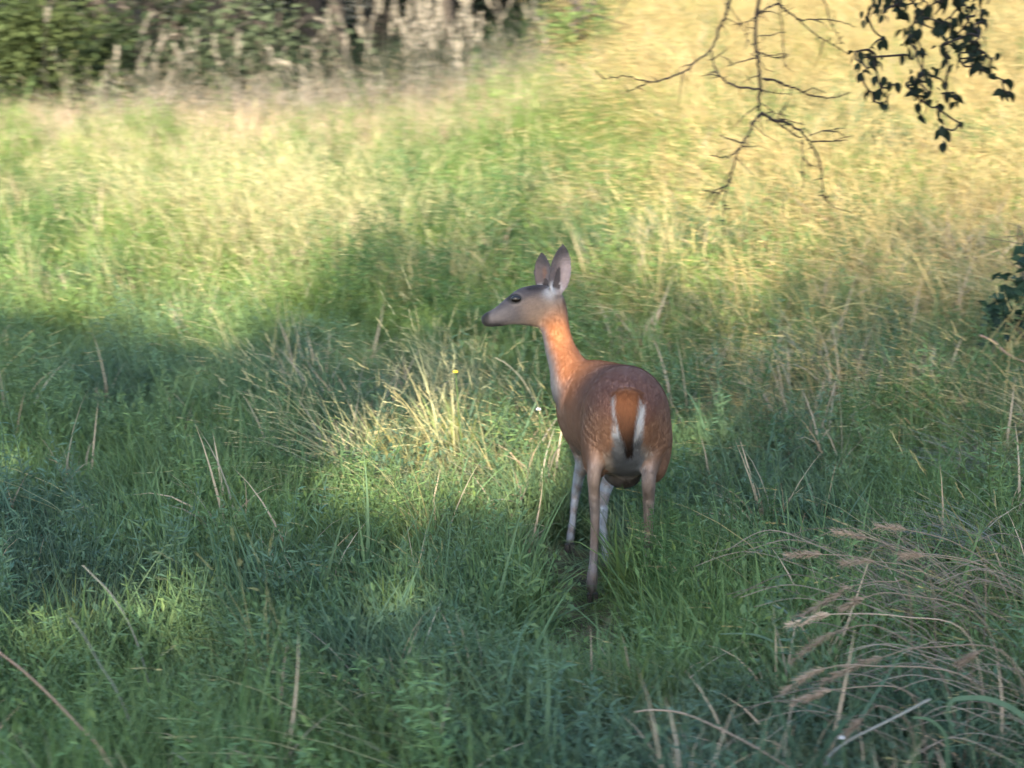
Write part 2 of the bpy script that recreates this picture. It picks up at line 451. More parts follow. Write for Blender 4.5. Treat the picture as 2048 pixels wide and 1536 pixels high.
def finish(name, label, kind, x, y, s, tint, lean_pull=1.0):
    z = terrain(x, y)
    rot = np.stack([rng.normal(0, .12, len(x)), rng.normal(0, .12, len(x)), rng.normal(0, .4, len(x)) if kind == 'lean' else np.where(rng.random(len(x)) < .6, rng.normal(0, .6, len(x)), rng.uniform(-3.1, 3.1, len(x)))], 1)
    hs = s * rng.uniform(.75, 1.25, len(x))
    # trodden, lower growth round the animal's legs and in the sight line to them
    px, py = project(np.stack([x, y, z], 1))
    low = smooth01((x - .0) / .1) * smooth01((.49 - x) / .09) * smooth01((y - 5.7) / .6) * smooth01((8.0 - y) / .3)
    hs = hs * (1 - .84 * low)
    tight = smooth01((x - .08) / .05) * smooth01((.45 - x) / .05) * smooth01((y - 6.2) / .2) * smooth01((7.9 - y) / .2)
    hollow = np.exp(-((x - 1.24) / .16) ** 2 - ((y - 4.95) / .2) ** 2) * 1.2 + .55 * smooth01((x - .75) / .35) * smooth01((6.4 - y) / .8)
    on = rng.random(len(x)) > np.maximum(hollow, 0) * (1 if kind in ('fine', 'clover', 'forb', 'broad') else .3)
    x, y, z, rot, hs, s, tint, low, tight_ = x[on], y[on], z[on], rot[on], hs[on], s[on], tint[on], low[on], tight[on]; tight = tight_
    on = rng.random(len(x)) > np.maximum(.5 * low, (0 if kind == 'clover' else .35 if kind == 'fine' else .98) * tight); x, y, z, rot, hs, s, tint, tight = x[on], y[on], z[on], rot[on], hs[on], s[on], tint[on], tight[on]
    s = s * (1 - .5 * tight)
    scl = np.stack([s * rng.uniform(.85, 1.2, len(x)), s * rng.uniform(.85, 1.2, len(x)), hs], 1)
    return scatter(name, label, KINDS[kind], np.stack([x, y, z], 1), rot, scl, tint)
def mixc(a, b, t): return a * (1 - t[:, None]) + b * t[:, None]
def patchy(x, y, c, a=.55):
    return c * (1 - a / 2 + a * (vnoise(x, y, .32, 12) * .5 + vnoise(x, y, .13, 13) * .5))[:, None] * rng.uniform(.75, 1.25, (len(x), 1))
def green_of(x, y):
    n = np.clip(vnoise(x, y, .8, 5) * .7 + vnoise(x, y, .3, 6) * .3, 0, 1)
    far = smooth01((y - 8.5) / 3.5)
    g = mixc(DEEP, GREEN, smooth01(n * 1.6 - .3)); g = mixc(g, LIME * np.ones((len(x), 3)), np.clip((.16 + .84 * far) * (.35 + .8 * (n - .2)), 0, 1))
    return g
# fine green grass
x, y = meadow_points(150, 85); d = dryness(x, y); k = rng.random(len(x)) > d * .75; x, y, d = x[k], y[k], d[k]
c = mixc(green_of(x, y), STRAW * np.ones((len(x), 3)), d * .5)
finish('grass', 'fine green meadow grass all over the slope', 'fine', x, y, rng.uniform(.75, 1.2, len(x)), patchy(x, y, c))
# broad arching blades
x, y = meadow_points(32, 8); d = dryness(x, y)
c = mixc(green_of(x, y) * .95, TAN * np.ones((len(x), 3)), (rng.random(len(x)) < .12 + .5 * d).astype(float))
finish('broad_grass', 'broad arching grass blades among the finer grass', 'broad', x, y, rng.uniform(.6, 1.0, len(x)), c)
# dry stems
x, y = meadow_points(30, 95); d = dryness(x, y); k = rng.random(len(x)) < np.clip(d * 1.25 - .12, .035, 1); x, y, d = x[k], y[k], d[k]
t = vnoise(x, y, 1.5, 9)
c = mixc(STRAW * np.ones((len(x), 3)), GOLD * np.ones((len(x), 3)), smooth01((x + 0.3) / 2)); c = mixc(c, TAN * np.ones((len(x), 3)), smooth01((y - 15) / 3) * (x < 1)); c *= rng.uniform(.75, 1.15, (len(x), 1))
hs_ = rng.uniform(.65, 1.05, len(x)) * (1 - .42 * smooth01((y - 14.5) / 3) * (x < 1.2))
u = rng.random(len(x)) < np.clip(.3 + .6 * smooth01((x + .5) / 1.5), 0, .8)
u = u | ((y < 8.5) & (rng.random(len(x)) < .8)); near_ = (y < 8.5) & (np.hypot(x + .35, (y - 8.6) * .9) > .45); c = np.where(near_[:, None], c * .55 + GREEN * .2, c)  # near straw colour dulled as in shade, kept bright in the sunlit patch
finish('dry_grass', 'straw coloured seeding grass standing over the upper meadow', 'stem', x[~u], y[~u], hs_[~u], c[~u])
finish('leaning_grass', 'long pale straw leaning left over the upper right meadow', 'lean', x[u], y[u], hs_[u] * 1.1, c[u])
# leafy weeds in a mass
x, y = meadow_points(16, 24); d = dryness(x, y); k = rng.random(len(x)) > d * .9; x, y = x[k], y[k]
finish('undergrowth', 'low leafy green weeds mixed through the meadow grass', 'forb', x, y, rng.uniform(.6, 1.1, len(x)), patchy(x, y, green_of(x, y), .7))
x, y = meadow_points(55, 25, 4.0, 16)
finish('ground_cover', 'small round leaves covering the soil under the grass', 'clover', x, y, rng.uniform(.8, 1.3, len(x)), green_of(x, y))

# ------------------------------------------------------------------ the deer
HX, HY, AL = .446, 7.10, R(3)
hd, lf = np.array([-math.sin(AL), math.cos(AL), 0]), np.array([-math.cos(AL), -math.sin(AL), 0])
def spine_x(s): return HX - .04 * s - .27 * np.clip(s, 0, None) ** 2        # the back bends to the left towards the shoulders
def spine_lat(s):
    g = -.04 - .54 * max(s, 0); v = np.array([-1.0, g, 0]); return v / np.linalg.norm(v)
def B(s, l, z): return np.array([float(spine_x(s)), HY + s * .985, z]) + spine_lat(s) * l
dV, dF, dS = [], [], []        # verts, faces, samples (point, part, t, side, up, w, h)
def loft(part, Cn, W, H, Lat, n=24, sub=5, power=1.0):
    Cn, W, H = crom(Cn, sub), crom(np.array(W)[:, None], sub)[:, 0], crom(np.array(H)[:, None], sub)[:, 0]
    Lat = np.asarray(Lat, float); Lat = crom(Lat, sub) if Lat.ndim == 2 else np.tile(Lat, (len(Cn), 1))
    T = np.gradient(Cn, axis=0); T /= np.linalg.norm(T, axis=1)[:, None]
    b0 = len(dV); m = len(Cn)
    for i in range(m):
        s_ = Lat[i] - (Lat[i] @ T[i]) * T[i]; s_ /= np.linalg.norm(s_); u_ = np.cross(T[i], s_)
        dS.append((Cn[i], part, i / (m - 1), s_, u_, max(W[i], 1e-3), max(H[i], 1e-3)))
        for k in range(n):
            a = 2 * math.pi * k / n; ca, sa = math.cos(a), math.sin(a)
            dV.append(Cn[i] + s_ * max(W[i], .003) * math.copysign(abs(ca) ** power, ca) + u_ * max(H[i], .003) * math.copysign(abs(sa) ** power, sa))
    for i in range(m - 1):
        for k in range(n):
            dF.append((b0 + i * n + k, b0 + i * n + (k + 1) % n, b0 + (i + 1) * n + (k + 1) % n, b0 + (i + 1) * n + k))
    e = len(dV); dV.append(Cn[0] - T[0] * min(W[0], H[0]) * .4); dV.append(Cn[-1] + T[-1] * min(W[-1], H[-1]) * .4)
    for k in range(n):
        dF.append((e, b0 + (k + 1) % n, b0 + k)); dF.append((e + 1, b0 + (m - 1) * n + k, b0 + (m - 1) * n + (k + 1) % n))
# trunk: s, top, bottom, half width
TS = [(-.165, .80, .66, .045), (-.13, .868, .60, .105), (-.06, .912, .545, .148), (.03, .925, .50, .168), (.15, .905, .475, .166), (.3, .878, .455, .168), (.45, .858, .445, .160), (.58, .84, .43, .14), (.70, .80, .47, .11), (.78, .73, .53, .065)]
loft('trunk', [B(s, 0, (a + b) / 2) for s, a, b, w in TS], [w for *_, w in TS], [(a - b) / 2 for _, a, b, _ in TS], np.array([spine_lat(s) for s, *_ in TS]), 32, 5, .92)
# neck, turning towards the head that looks left
hl = np.array([0.0, -1, 0]); mid = (lf + hl) / 2
loft('neck', [B(.52, .0, .66), at(1152, 782, 7.66), at(1137, 740, 7.74), at(1121, 700, 7.83), at(1110, 655, 7.90), at(1102, 615, 7.94), at(1098, 590, 7.95)],
     [.10, .098, .078, .064, .057, .054, .048], [.15, .118, .09, .070, .064, .066, .055], [lf, lf, lf * .8 + hl * .2, mid, mid * .5 + hl * .5, hl, hl])
# head in profile
HDC = [(1116, 600, 60), (1100, 607, 76), (1075, 612, 86), (1050, 614, 80), (1028, 621, 62), (1008, 630, 48), (990, 637, 38), (975, 641, 32), (965, 643, 22)]
loft('head', [at(a, b, 7.95 - .0006 * (1110 - a)) for a, b, h in HDC], [.042, .056, .062, .056, .044, .036, .032, .031, .022], [h / 2 / 470 for a, b, h in HDC], hl, 24, 5)
# brow ridge
loft('head', [at(1062, 590, 7.90), at(1040, 596, 7.895), at(1020, 606, 7.895)], [.012, .017, .009], [.012, .015, .009], hl, 12, 4)
# ears: cupped shells
def ear(part, base, tip, facing, wmax):
    base, tip, f = np.asarray(base), np.asarray(tip), np.asarray(facing, float)
    ax = tip - base; Ln = np.linalg.norm(ax); ax = ax / Ln; f = f - (f @ ax) * ax; f /= np.linalg.norm(f); sd = np.cross(ax, f)
    prof = crom(np.array([.48, .82, .98, 1.0, .96, .82, .56, .16])[:, None], 3)[:, 0]; b0 = len(dV); n = 11; m = len(prof)
    for i in range(m):
        t = i / (m - 1); w = wmax * prof[i]; dep = w * (1.0 - .45 * t); c = base + ax * Ln * t + f * (.012 * math.sin(math.pi * t))
        dS.append((c - f * dep * .5, part, t, sd, f, max(w, .004), max(dep, .004)))
        th = .010 * (1 - .5 * t)
        for k in range(n):
            a = -1.35 + 2.7 * k / (n - 1); dV.append(c + sd * w * math.sin(a) - f * dep * (math.cos(a) - .2))
        for k in range(n - 1, -1, -1):
            a = -1.35 + 2.7 * k / (n - 1); q = max(.1, 1 - th * 1.3 / max(w, .006)); dV.append(c + sd * w * q * math.sin(a) - f * (dep * q * (math.cos(a) - .2) - th * .5))
    r = 2 * n
    for i in range(m - 1):
        for k in range(r): dF.append((b0 + i * r + k, b0 + i * r + (k + 1) % r, b0 + (i + 1) * r + (k + 1) % r, b0 + (i + 1) * r + k))
    for i0 in (0, m - 1):
        for k in range(n - 1):
            q = (b0 + i0 * r + k, b0 + i0 * r + k + 1, b0 + i0 * r + r - 2 - k, b0 + i0 * r + r - 1 - k); dF.append(q if i0 else q[::-1])
ear('near_ear', at(1113, 590, 7.91), at(1127, 487, 7.93), (.35, -.9, .1), .053)
ear('far_ear', at(1093, 588, 7.98), at(1083, 503, 8.0), (-.55, -.8, .1), .050)
# hind legs
def leg(part, pts, W, H, lat=lf): loft(part, pts, W, H, lat, 16, 4)
leg('hind_leg', [B(.02, .085, .78), B(.045, .105, .68), B(.06, .115, .58), at(1192, 895, 7.09), at(1190, 930, 7.03), at(1188, 955, 6.995), at(1188, 985, 7.005), at(1190, 1040, 7.01), at(1187, 1120, 7.0), at(1184, 1158, 6.985), at(1184, 1180, 7.0)],
    [.065, .07, .062, .05, .032, .030, .023, .0178, .0165, .022, .019], [.13, .14, .125, .078, .048, .042, .029, .0205, .0175, .022, .018])
leg('hind_leg', [B(.02, -.085, .78), B(.03, -.105, .68), B(.03, -.115, .58), at(1302, 900, 7.06), at(1299, 935, 7.01), at(1297, 965, 6.98), at(1297, 995, 7.0), at(1297, 1060, 7.02), at(1294, 1140, 7.02), at(1293, 1172, 7.02), at(1292, 1190, 7.05)],
    [.065, .07, .062, .05, .032, .030, .023, .0178, .0165, .022, .019], [.13, .14, .125, .078, .048, .042, .029, .0205, .0175, .022, .018])
leg('fore_leg', [B(.60, .075, .70), B(.58, .085, .58), at(1166, 915, 7.66), at(1158, 950, 7.69), at(1152, 985, 7.71), at(1149, 1005, 7.70), at(1146, 1035, 7.68), at(1142, 1068, 7.66), at(1140, 1084, 7.645)],
    [.05, .048, .036, .023, .0195, .0165, .0135, .017, .015], [.10, .085, .055, .034, .025, .020, .0155, .0185, .016])
leg('fore_leg', [B(.58, -.075, .70), B(.54, -.085, .58), B(.47, -.075, .47), at(1209, 985, 7.52), at(1205, 1035, 7.46), at(1207, 1060, 7.44), at(1212, 1110, 7.38), at(1219, 1165, 7.31), at(1221, 1184, 7.285)],
    [.05, .048, .038, .025, .0195, .0165, .0135, .017, .015], [.10, .085, .055, .034, .025, .020, .0155, .0185, .016])
# tail hanging over the rump
loft('tail', [B(-.10, .01, .84), at(1254, 792, 6.955), at(1253, 815, 6.92), at(1254, 845, 6.905), at(1257, 880, 6.915), at(1259, 908, 6.94)], [.038, .050, .048, .037, .023, .010], [.03, .028, .024, .02, .016, .008], lf, 16, 4)
# soft belly between the hind legs
loft('belly', [B(.0, 0, .56), B(.06, 0, .485), B(.16, 0, .475), B(.28, 0, .50)], [.03, .06, .075, .05], [.03, .045, .05, .04], lf, 16, 4)

dm = bpy.data.meshes.new('deer_shape'); dm.from_pydata([tuple(v) for v in dV], [], dF)
tmp = bpy.data.objects.new('deer_shape', dm); C.objects.link(tmp)
bmx = bmesh.new(); bmx.from_mesh(dm); bmesh.ops.recalc_face_normals(bmx, faces=bmx.faces); bmx.to_mesh(dm); bmx.free()
md = tmp.modifiers.new('remesh', 'REMESH'); md.mode = 'VOXEL'; md.voxel_size = .0062; md.use_smooth_shade = True
sm = tmp.modifiers.new('smooth', 'SMOOTH'); sm.factor = .5; sm.iterations = 9
dg = bpy.context.evaluated_depsgraph_get()
body = bpy.data.meshes.new_from_object(tmp.evaluated_get(dg))
bpy.data.objects.remove(tmp)
nv = len(body.vertices)
co = np.empty(nv * 3, np.float32); body.vertices.foreach_get('co', co); co = co.reshape(-1, 3).astype(float)
ed = np.empty(len(body.edges) * 2, np.int32); body.edges.foreach_get('vertices', ed); ed = ed.reshape(-1, 2)
deg = np.bincount(ed.ravel(), minlength=nv)[:, None]
def relax(A, w, n):
    for _ in range(n):
        S = np.stack([np.bincount(ed[:, 0], A[ed[:, 1], j], nv) + np.bincount(ed[:, 1], A[ed[:, 0], j], nv) for j in range(A.shape[1])], 1) / deg
        A = A + w * (S - A)
    return A
# muscles flow into each other on the trunk, the shoulders and the base of the neck; head, tail and shanks stay crisp
tail_zone = smooth01((6.985 - co[:, 1]) / .03) * smooth01((.11 - np.abs(co[:, 0] - .445)) / .03)
wz = smooth01((co[:, 2] - .42) / .12) * smooth01((1.0 - co[:, 2]) / .1) * (1 - tail_zone)
co = relax(co, .6 * wz[:, None], 45)
tmpn = np.empty(nv * 3, np.float32); body.vertices.foreach_set('co', co.astype(np.float32).ravel()); body.update(); body.vertices.foreach_get('normal', tmpn); tmpn = tmpn.reshape(-1, 3)
ruff = (vnoise(co[:, 0] + co[:, 1] * .8, co[:, 2] * .5, .022, 21) - .5) * .0012 + (vnoise(co[:, 0] + co[:, 1], co[:, 2] * .7, .07, 22) - .5) * .004
co = co + tmpn * (ruff * wz)[:, None]
body.vertices.foreach_set('co', co.astype(np.float32).ravel()); body.update()
no = np.empty(nv * 3, np.float32); body.vertices.foreach_get('normal', no); no = no.reshape(-1, 3).astype(float)
SPt = np.array([s[0] for s in dS]); Sw = np.array([[s[5], s[6]] for s in dS])
Ssd = np.array([s[3] for s in dS]); Sup = np.array([s[4] for s in dS]); St = np.array([s[2] for s in dS]); Spart = np.array([s[1] for s in dS])
def nearest(P):
    out = np.empty(len(P), int)
    for i in range(0, len(P), 4000):
        v = P[i:i + 4000, None, :] - SPt[None]
        a = (v * Ssd).sum(-1) / Sw[:, 0]; b = (v * Sup).sum(-1) / Sw[:, 1]
        along = (v ** 2).sum(-1) - (v * Ssd).sum(-1) ** 2 - (v * Sup).sum(-1) ** 2
        out[i:i + 4000] = np.argmin((np.sqrt(a * a + b * b) - 1) ** 2 * np.minimum(Sw[:, 0], Sw[:, 1]) ** 2 + np.maximum(along, 0) * 1.2, 1)
    return out
BACK, FLANK, RED = np.array((.155, .080, .060)), np.array((.195, .105, .064)), np.array((.34, .135, .05))
FACE, PALE, WHITE, BLACK = np.array((.048, .042, .044)), np.array((.27, .225, .195)), np.array((.46, .44, .43)), np.array((.004, .004, .0045))
LEGC, BELLY = np.array((.235, .175, .14)), np.array((.22, .185, .155))
def fur_colour(P, Nn):
    k = nearest(P); part = Spart[k]; t = St[k]
    v = P - SPt[k]; a = (v * Ssd[k]).sum(1) / Sw[k, 0]; b = (v * Sup[k]).sum(1) / Sw[k, 1]
    s = (P[:, 1] - HY) / .985; l = -(P[:, 0] - spine_x(s)); z = P[:, 2]
    px, py = project(P)
    col = np.empty((len(P), 3))
    def lerp(A, Bc, w): w = np.clip(w, 0, 1)[:, None]; return A * (1 - w) + Bc * w
    one = np.ones((len(P), 3))
    # trunk
    c = lerp(one * FLANK, one * BACK, smooth01((b + .05) / .7)); c = lerp(c, one * BELLY, smooth01((-b - .55) / .35))
    c = lerp(c, one * RED, smooth01((s - .18) / .3) * smooth01((b - .0) / .5) * .75)
    rag = (vnoise(P[:, 0] * 3, P[:, 2], .03, 7) - .5) * .03
    # white rump patch round the tail; shade painted darker and bluer into its lower part
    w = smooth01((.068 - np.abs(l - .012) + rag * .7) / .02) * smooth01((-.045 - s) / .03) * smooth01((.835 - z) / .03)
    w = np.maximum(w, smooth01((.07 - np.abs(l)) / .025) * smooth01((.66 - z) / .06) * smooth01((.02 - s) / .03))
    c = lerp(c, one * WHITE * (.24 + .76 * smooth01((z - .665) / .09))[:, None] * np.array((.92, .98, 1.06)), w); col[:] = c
    m = part == 'neck'
    cn = lerp(one * RED, one * FLANK, smooth01((t - .55) / .35) * .8); cn = lerp(cn, one * BACK, smooth01((b - .6) / .4) * .3)
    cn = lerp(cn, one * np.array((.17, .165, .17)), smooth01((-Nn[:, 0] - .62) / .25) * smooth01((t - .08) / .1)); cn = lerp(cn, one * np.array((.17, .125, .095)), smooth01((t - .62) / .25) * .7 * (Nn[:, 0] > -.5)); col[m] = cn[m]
    m = part == 'head'
    ch = lerp(one * np.array((.165, .115, .085)), one * FACE, smooth01((t - .25) / .3)); ch = lerp(ch, one * np.array((.036, .033, .037)), smooth01((b - .35) / .4) * .8)
    ch = lerp(ch, one * PALE, smooth01((-b - .6) / .3) * smooth01((t - .35) / .1) * .3)
    d_eye = np.hypot(px - 1032, (py - 598)); d_eye2 = np.hypot((px - 1029) / 1.5, py - 598); ch = lerp(ch, one * PALE, smooth01((18 - d_eye) / 8) * .22); ch = lerp(ch, one * BLACK * 2, smooth01((13 - d_eye2) / 5) * .92)
    ch = lerp(ch, one * np.array((.022, .018, .018)), smooth01((px - 1045) / 12) * smooth01((1088 - px) / 14) * smooth01((586 - py) / 9))   # dark crown of the forehead
    ch = lerp(ch, one * BLACK, smooth01((984 - px) / 10)); ch = lerp(ch, one * BLACK, smooth01((1014 - px) / 12) * smooth01((py - 643.5) / 4))
    ch = lerp(ch, one * BLACK, smooth01((7 - np.hypot((px - 972) / 1.2, py - 636)) / 3)); ch = lerp(ch, one * BLACK * 3, smooth01((2.2 - np.abs(py - (645 - (px - 985) * .05))) / 1.2) * smooth01((1024 - px) / 8) * smooth01((px - 972) / 4) * .8)
    ch = lerp(ch, one * WHITE * .8, smooth01((15 - np.hypot((px - 1102) / 1.3, py - 586)) / 9) * .9); col[m] = ch[m]
    for nm in ('near_ear', 'far_ear'):
        m = part == nm; inner = (Nn * Sup[k]).sum(1) > .15
        ce = lerp(one * np.array((.11, .09, .085)), one * np.array((.06, .05, .05)), smooth01((t - .6) / .35)); ce = lerp(ce, one * WHITE * .9, smooth01((.22 - t) / .15))
        ci = lerp(one * np.array((.13, .10, .095)), one * np.array((.06, .052, .052)), smooth01((t - .55) / .35)); ci = lerp(ci, one * WHITE, smooth01((.3 - t) / .2)); ci = lerp(ci, one * np.array((.17, .10, .075)), smooth01((.35 - np.abs(a)) / .25) * smooth01((.75 - t) / .2) * (nm == 'far_ear'))
        ci = lerp(ci, one * np.array((.035, .03, .032)), smooth01((np.abs(a) - .72) / .2) * .8)
        ci = lerp(ci, one * np.array((.27, .21, .20)), smooth01((px - 1114) / 14) * smooth01((.88 - t) / .35) * (nm == 'near_ear'))
        col[m] = np.where(inner[:, None], ci, ce)[m]
    m = part == 'hind_leg'
    chl = lerp(one * FLANK, one * LEGC, smooth01((t - .3) / .2)); inn = np.where(l > 0, -(Nn @ lf), Nn @ lf)
    chl = lerp(chl, one * WHITE, smooth01((inn - .45) / .4) * smooth01((z - .50) / .06) * smooth01((.74 - z) / .05) * smooth01((.10 - np.abs(l)) / .03) * (s < .06) * .25)
    chl = lerp(chl, one * PALE, smooth01((.46 - z) / .04) * smooth01((z - .34) / .05) * .45); chl = lerp(chl, one * np.array((.27, .24, .23)), smooth01((.30 - z) / .12) * (.35 + .5 * smooth01((vnoise(P[:, 2] + P[:, 0], P[:, 2], .03, 16) - .4) / .2)))
    w2 = smooth01((.068 - np.abs(l - .012) + rag * .7) / .02) * smooth01((-.03 - s) / .03) * smooth01((.835 - z) / .03) * smooth01((z - .54) / .05); chl = lerp(chl, one * WHITE * (.24 + .76 * smooth01((z - .665) / .09))[:, None] * np.array((.92, .98, 1.06)), w2)  # rump patch carried onto the thighs, with the same painted shade low down
    chl = lerp(chl, one * BACK, smooth01((z - .72) / .12)); col[m] = chl[m]
    m = part == 'fore_leg'
    cf = lerp(one * FLANK, one * WHITE * np.array((.80, .84, .88)), smooth01((.47 - z) / .06)); cf = lerp(cf, one * LEGC, np.clip(smooth01((.09 - z) / .03) + .75 * smooth01((vnoise(P[:, 2] + P[:, 0], P[:, 2], .035, 15) - .52) / .2), 0, 1)); col[m] = cf[m]
    m = part == 'tail'
    ct = lerp(one * np.array((.24, .10, .045)), one * np.array((.03, .018, .013)), smooth01((t - .3) / .55)); ct = lerp(ct, one * WHITE, smooth01((np.abs(a) - .76) / .1) * smooth01((t - .2) / .06) * smooth01((.88 - t) / .1)); ct = lerp(ct, one * WHITE, (b < -.4) * 1.0 if False else np.zeros(len(P)))
    col[m] = ct[m]
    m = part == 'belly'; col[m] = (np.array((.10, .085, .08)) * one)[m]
    return col, part, t
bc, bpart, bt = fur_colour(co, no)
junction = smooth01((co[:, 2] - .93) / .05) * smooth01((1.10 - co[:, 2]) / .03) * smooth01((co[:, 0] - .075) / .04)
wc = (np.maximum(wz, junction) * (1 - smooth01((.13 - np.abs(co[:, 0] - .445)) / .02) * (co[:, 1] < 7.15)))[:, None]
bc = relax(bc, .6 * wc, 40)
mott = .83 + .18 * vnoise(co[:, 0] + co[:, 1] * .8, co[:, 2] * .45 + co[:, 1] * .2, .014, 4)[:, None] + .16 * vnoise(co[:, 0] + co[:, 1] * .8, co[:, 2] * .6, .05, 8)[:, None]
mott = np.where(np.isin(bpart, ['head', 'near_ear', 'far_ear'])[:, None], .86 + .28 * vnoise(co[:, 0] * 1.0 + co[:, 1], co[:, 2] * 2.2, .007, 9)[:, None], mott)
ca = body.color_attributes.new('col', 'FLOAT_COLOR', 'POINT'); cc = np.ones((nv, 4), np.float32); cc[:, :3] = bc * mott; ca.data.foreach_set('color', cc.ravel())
def fur_material():
    m = bpy.data.materials.new('fur'); m.use_nodes = True; nt = m.node_tree; p = nt.nodes['Principled BSDF']
    a = nt.nodes.new('ShaderNodeAttribute'); a.attribute_name = 'col'; nt.links.new(a.outputs['Color'], p.inputs['Base Color'])
    p.inputs['Roughness'].default_value = .75; p.inputs['Specular IOR Level'].default_value = .18
    p.inputs['Sheen Weight'].default_value = .05; p.inputs['Sheen Roughness'].default_value = .4
    n = nt.nodes.new('ShaderNodeTexNoise'); n.inputs['Scale'].default_value = 160; b = nt.nodes.new('ShaderNodeBump'); b.inputs['Strength'].default_value = .35; b.inputs['Distance'].default_value = .004
    nt.links.new(n.outputs[0], b.inputs['Height']); nt.links.new(b.outputs[0], p.inputs['Normal'])
    return m
FUR = fur_material()
COAT = plant_mat('coat_hair', trans=.55, rough=.7, spec=.2)
body.name = 'deer'; body.materials.clear(); body.materials.append(FUR)
body.polygons.foreach_set('use_smooth', [True] * len(body.polygons))
deer = tag(obj('deer', body), 'reddish brown doe walking away through the grass with her head turned left', 'deer')
# coat: short flat-lying hairs
body.calc_loop_triangles(); nt_ = len(body.loop_triangles)
tri = np.empty(nt_ * 3, np.int32); body.loop_triangles.foreach_get('vertices', tri); tri = tri.reshape(-1, 3)
ta = np.linalg.norm(np.cross(co[tri[:, 1]] - co[tri[:, 0]], co[tri[:, 2]] - co[tri[:, 0]]), axis=1)
NH = 320000
pick = rng.choice(nt_, NH, p=ta / ta.sum()); uv = rng.random((NH, 2)); fl = uv.sum(1) > 1; uv[fl] = 1 - uv[fl]
hp = co[tri[pick, 0]] * (1 - uv.sum(1))[:, None] + co[tri[pick, 1]] * uv[:, :1] + co[tri[pick, 2]] * uv[:, 1:]
hn = no[tri[pick, 0]]
hpart = bpart[tri[pick, 0]]; ht = bt[tri[pick, 0]]
flow = np.tile(-hd * .8 + np.array([0, 0, -.55]), (NH, 1))
ishead = hpart == 'head'; flow[ishead] = (1, 0, .1); flow[np.isin(hpart, ['hind_leg', 'fore_leg', 'tail'])] = (0, 0, -1); flow[np.isin(hpart, ['neck'])] = (.1, -.1, -1); flow[np.isin(hpart, ['near_ear', 'far_ear'])] = (0, 0, 1)
flow = flow + rng.normal(0, .22, (NH, 3)); flow -= (flow * hn).sum(1)[:, None] * hn; flow /= np.linalg.norm(flow, axis=1)[:, None] + 1e-9
hl_ = np.where(ishead, .006, np.where(np.isin(hpart, ['near_ear', 'far_ear']), .006, np.where(hpart == 'tail', .03, .017))) * rng.uniform(.6, 1.3, NH)
hl_[(hpart == 'head') & (ht > .8)] = .001
wd = np.cross(hn, flow); wd /= np.linalg.norm(wd, axis=1)[:, None] + 1e-9
hw = .0008
tipv = hp + flow * hl_[:, None] + hn * (hl_ * rng.uniform(.03, .2, NH))[:, None]
HVt = np.stack([hp - wd * hw - hn * .001, hp + wd * hw - hn * .001, tipv], 1).reshape(-1, 3)
fm = bpy.data.meshes.new('coat'); fm.vertices.add(3 * NH); fm.vertices.foreach_set('co', HVt.ravel().astype(np.float32)); fm.loops.add(3 * NH); fm.polygons.add(NH)
fm.loops.foreach_set('vertex_index', np.arange(3 * NH, dtype=np.int32)); fm.polygons.foreach_set('loop_start', np.arange(NH, dtype=np.int32) * 3); fm.polygons.foreach_set('loop_total', np.full(NH, 3, np.int32)); fm.update()
hc = np.ones((NH, 3, 4), np.float32); hc[:, :, :3] = (bc[tri[pick, 0]] * rng.uniform(.86, 1.06, (NH, 1)))[:, None, :]
fa = fm.color_attributes.new('col', 'FLOAT_COLOR', 'POINT'); fa.data.foreach_set('color', hc.ravel()); fm.materials.append(COAT)
tag(obj('coat', fm, deer), kind='stuff')
# eyes
EYE = simple_mat('eye', (.003, .0025, .0025), .3, (.006, .005, .004), spec=.3)
def ball(name, c, r, mat, parent, sc=(1, 1, 1)):
    b = bmesh.new(); bmesh.ops.create_uvsphere(b, u_segments=16, v_segments=10, radius=r); me = bpy.data.meshes.new(name); b.to_mesh(me); b.free()
    me.materials.append(mat); me.polygons.foreach_set('use_smooth', [True] * len(me.polygons)); o = obj(name, me, parent); o.location = c; o.scale = sc; return o
ec = at(1032, 598, 7.87)
ball('eye', ec, .0165, EYE, deer, (1.35, .8, .85)); ball('eye', ec + np.array([0, .085, 0]), .0165, EYE, deer, (1.35, .8, .85))
# hooves: two-toed
HOOF = simple_mat('hoof', (.02, .017, .016), .45, (.04, .033, .03))
def hoof(p, heading):
    m = MB(); f = np.array([math.cos(heading), math.sin(heading), 0]); s_ = np.array([-f[1], f[0], 0])
    for sg in (-1, 1):
        b0 = p + s_ * sg * .011
        V = [];
        for (zz, fr, bk, w) in ((.0, .034, -.018, .0115), (.018, .026, -.017, .0115), (.036, .012, -.014, .010)):
            for (df, dw) in ((fr, .25), (fr * .3, 1), (bk, .8), (bk, -.8), (fr * .3, -1), (fr, -.25)): V.append(b0 + f * df + s_ * dw * w + np.array([0, 0, zz]))
        Fc = [tuple(range(5, -1, -1)), tuple(range(12, 18))]
        for i in range(2):
            for k in range(6): Fc.append((i * 6 + k, i * 6 + (k + 1) % 6, i * 6 + 6 + (k + 1) % 6, i * 6 + 6 + k))
        m.add(V, Fc)
    m.build('hoof', HOOF, deer)
for (px, py, Yd) in ((1185, 1204, 7.02), (1292, 1212, 7.06), (1139, 1104, 7.63), (1223, 1200, 7.27)):
    hoof(at(px, py, Yd), R(90) + AL)

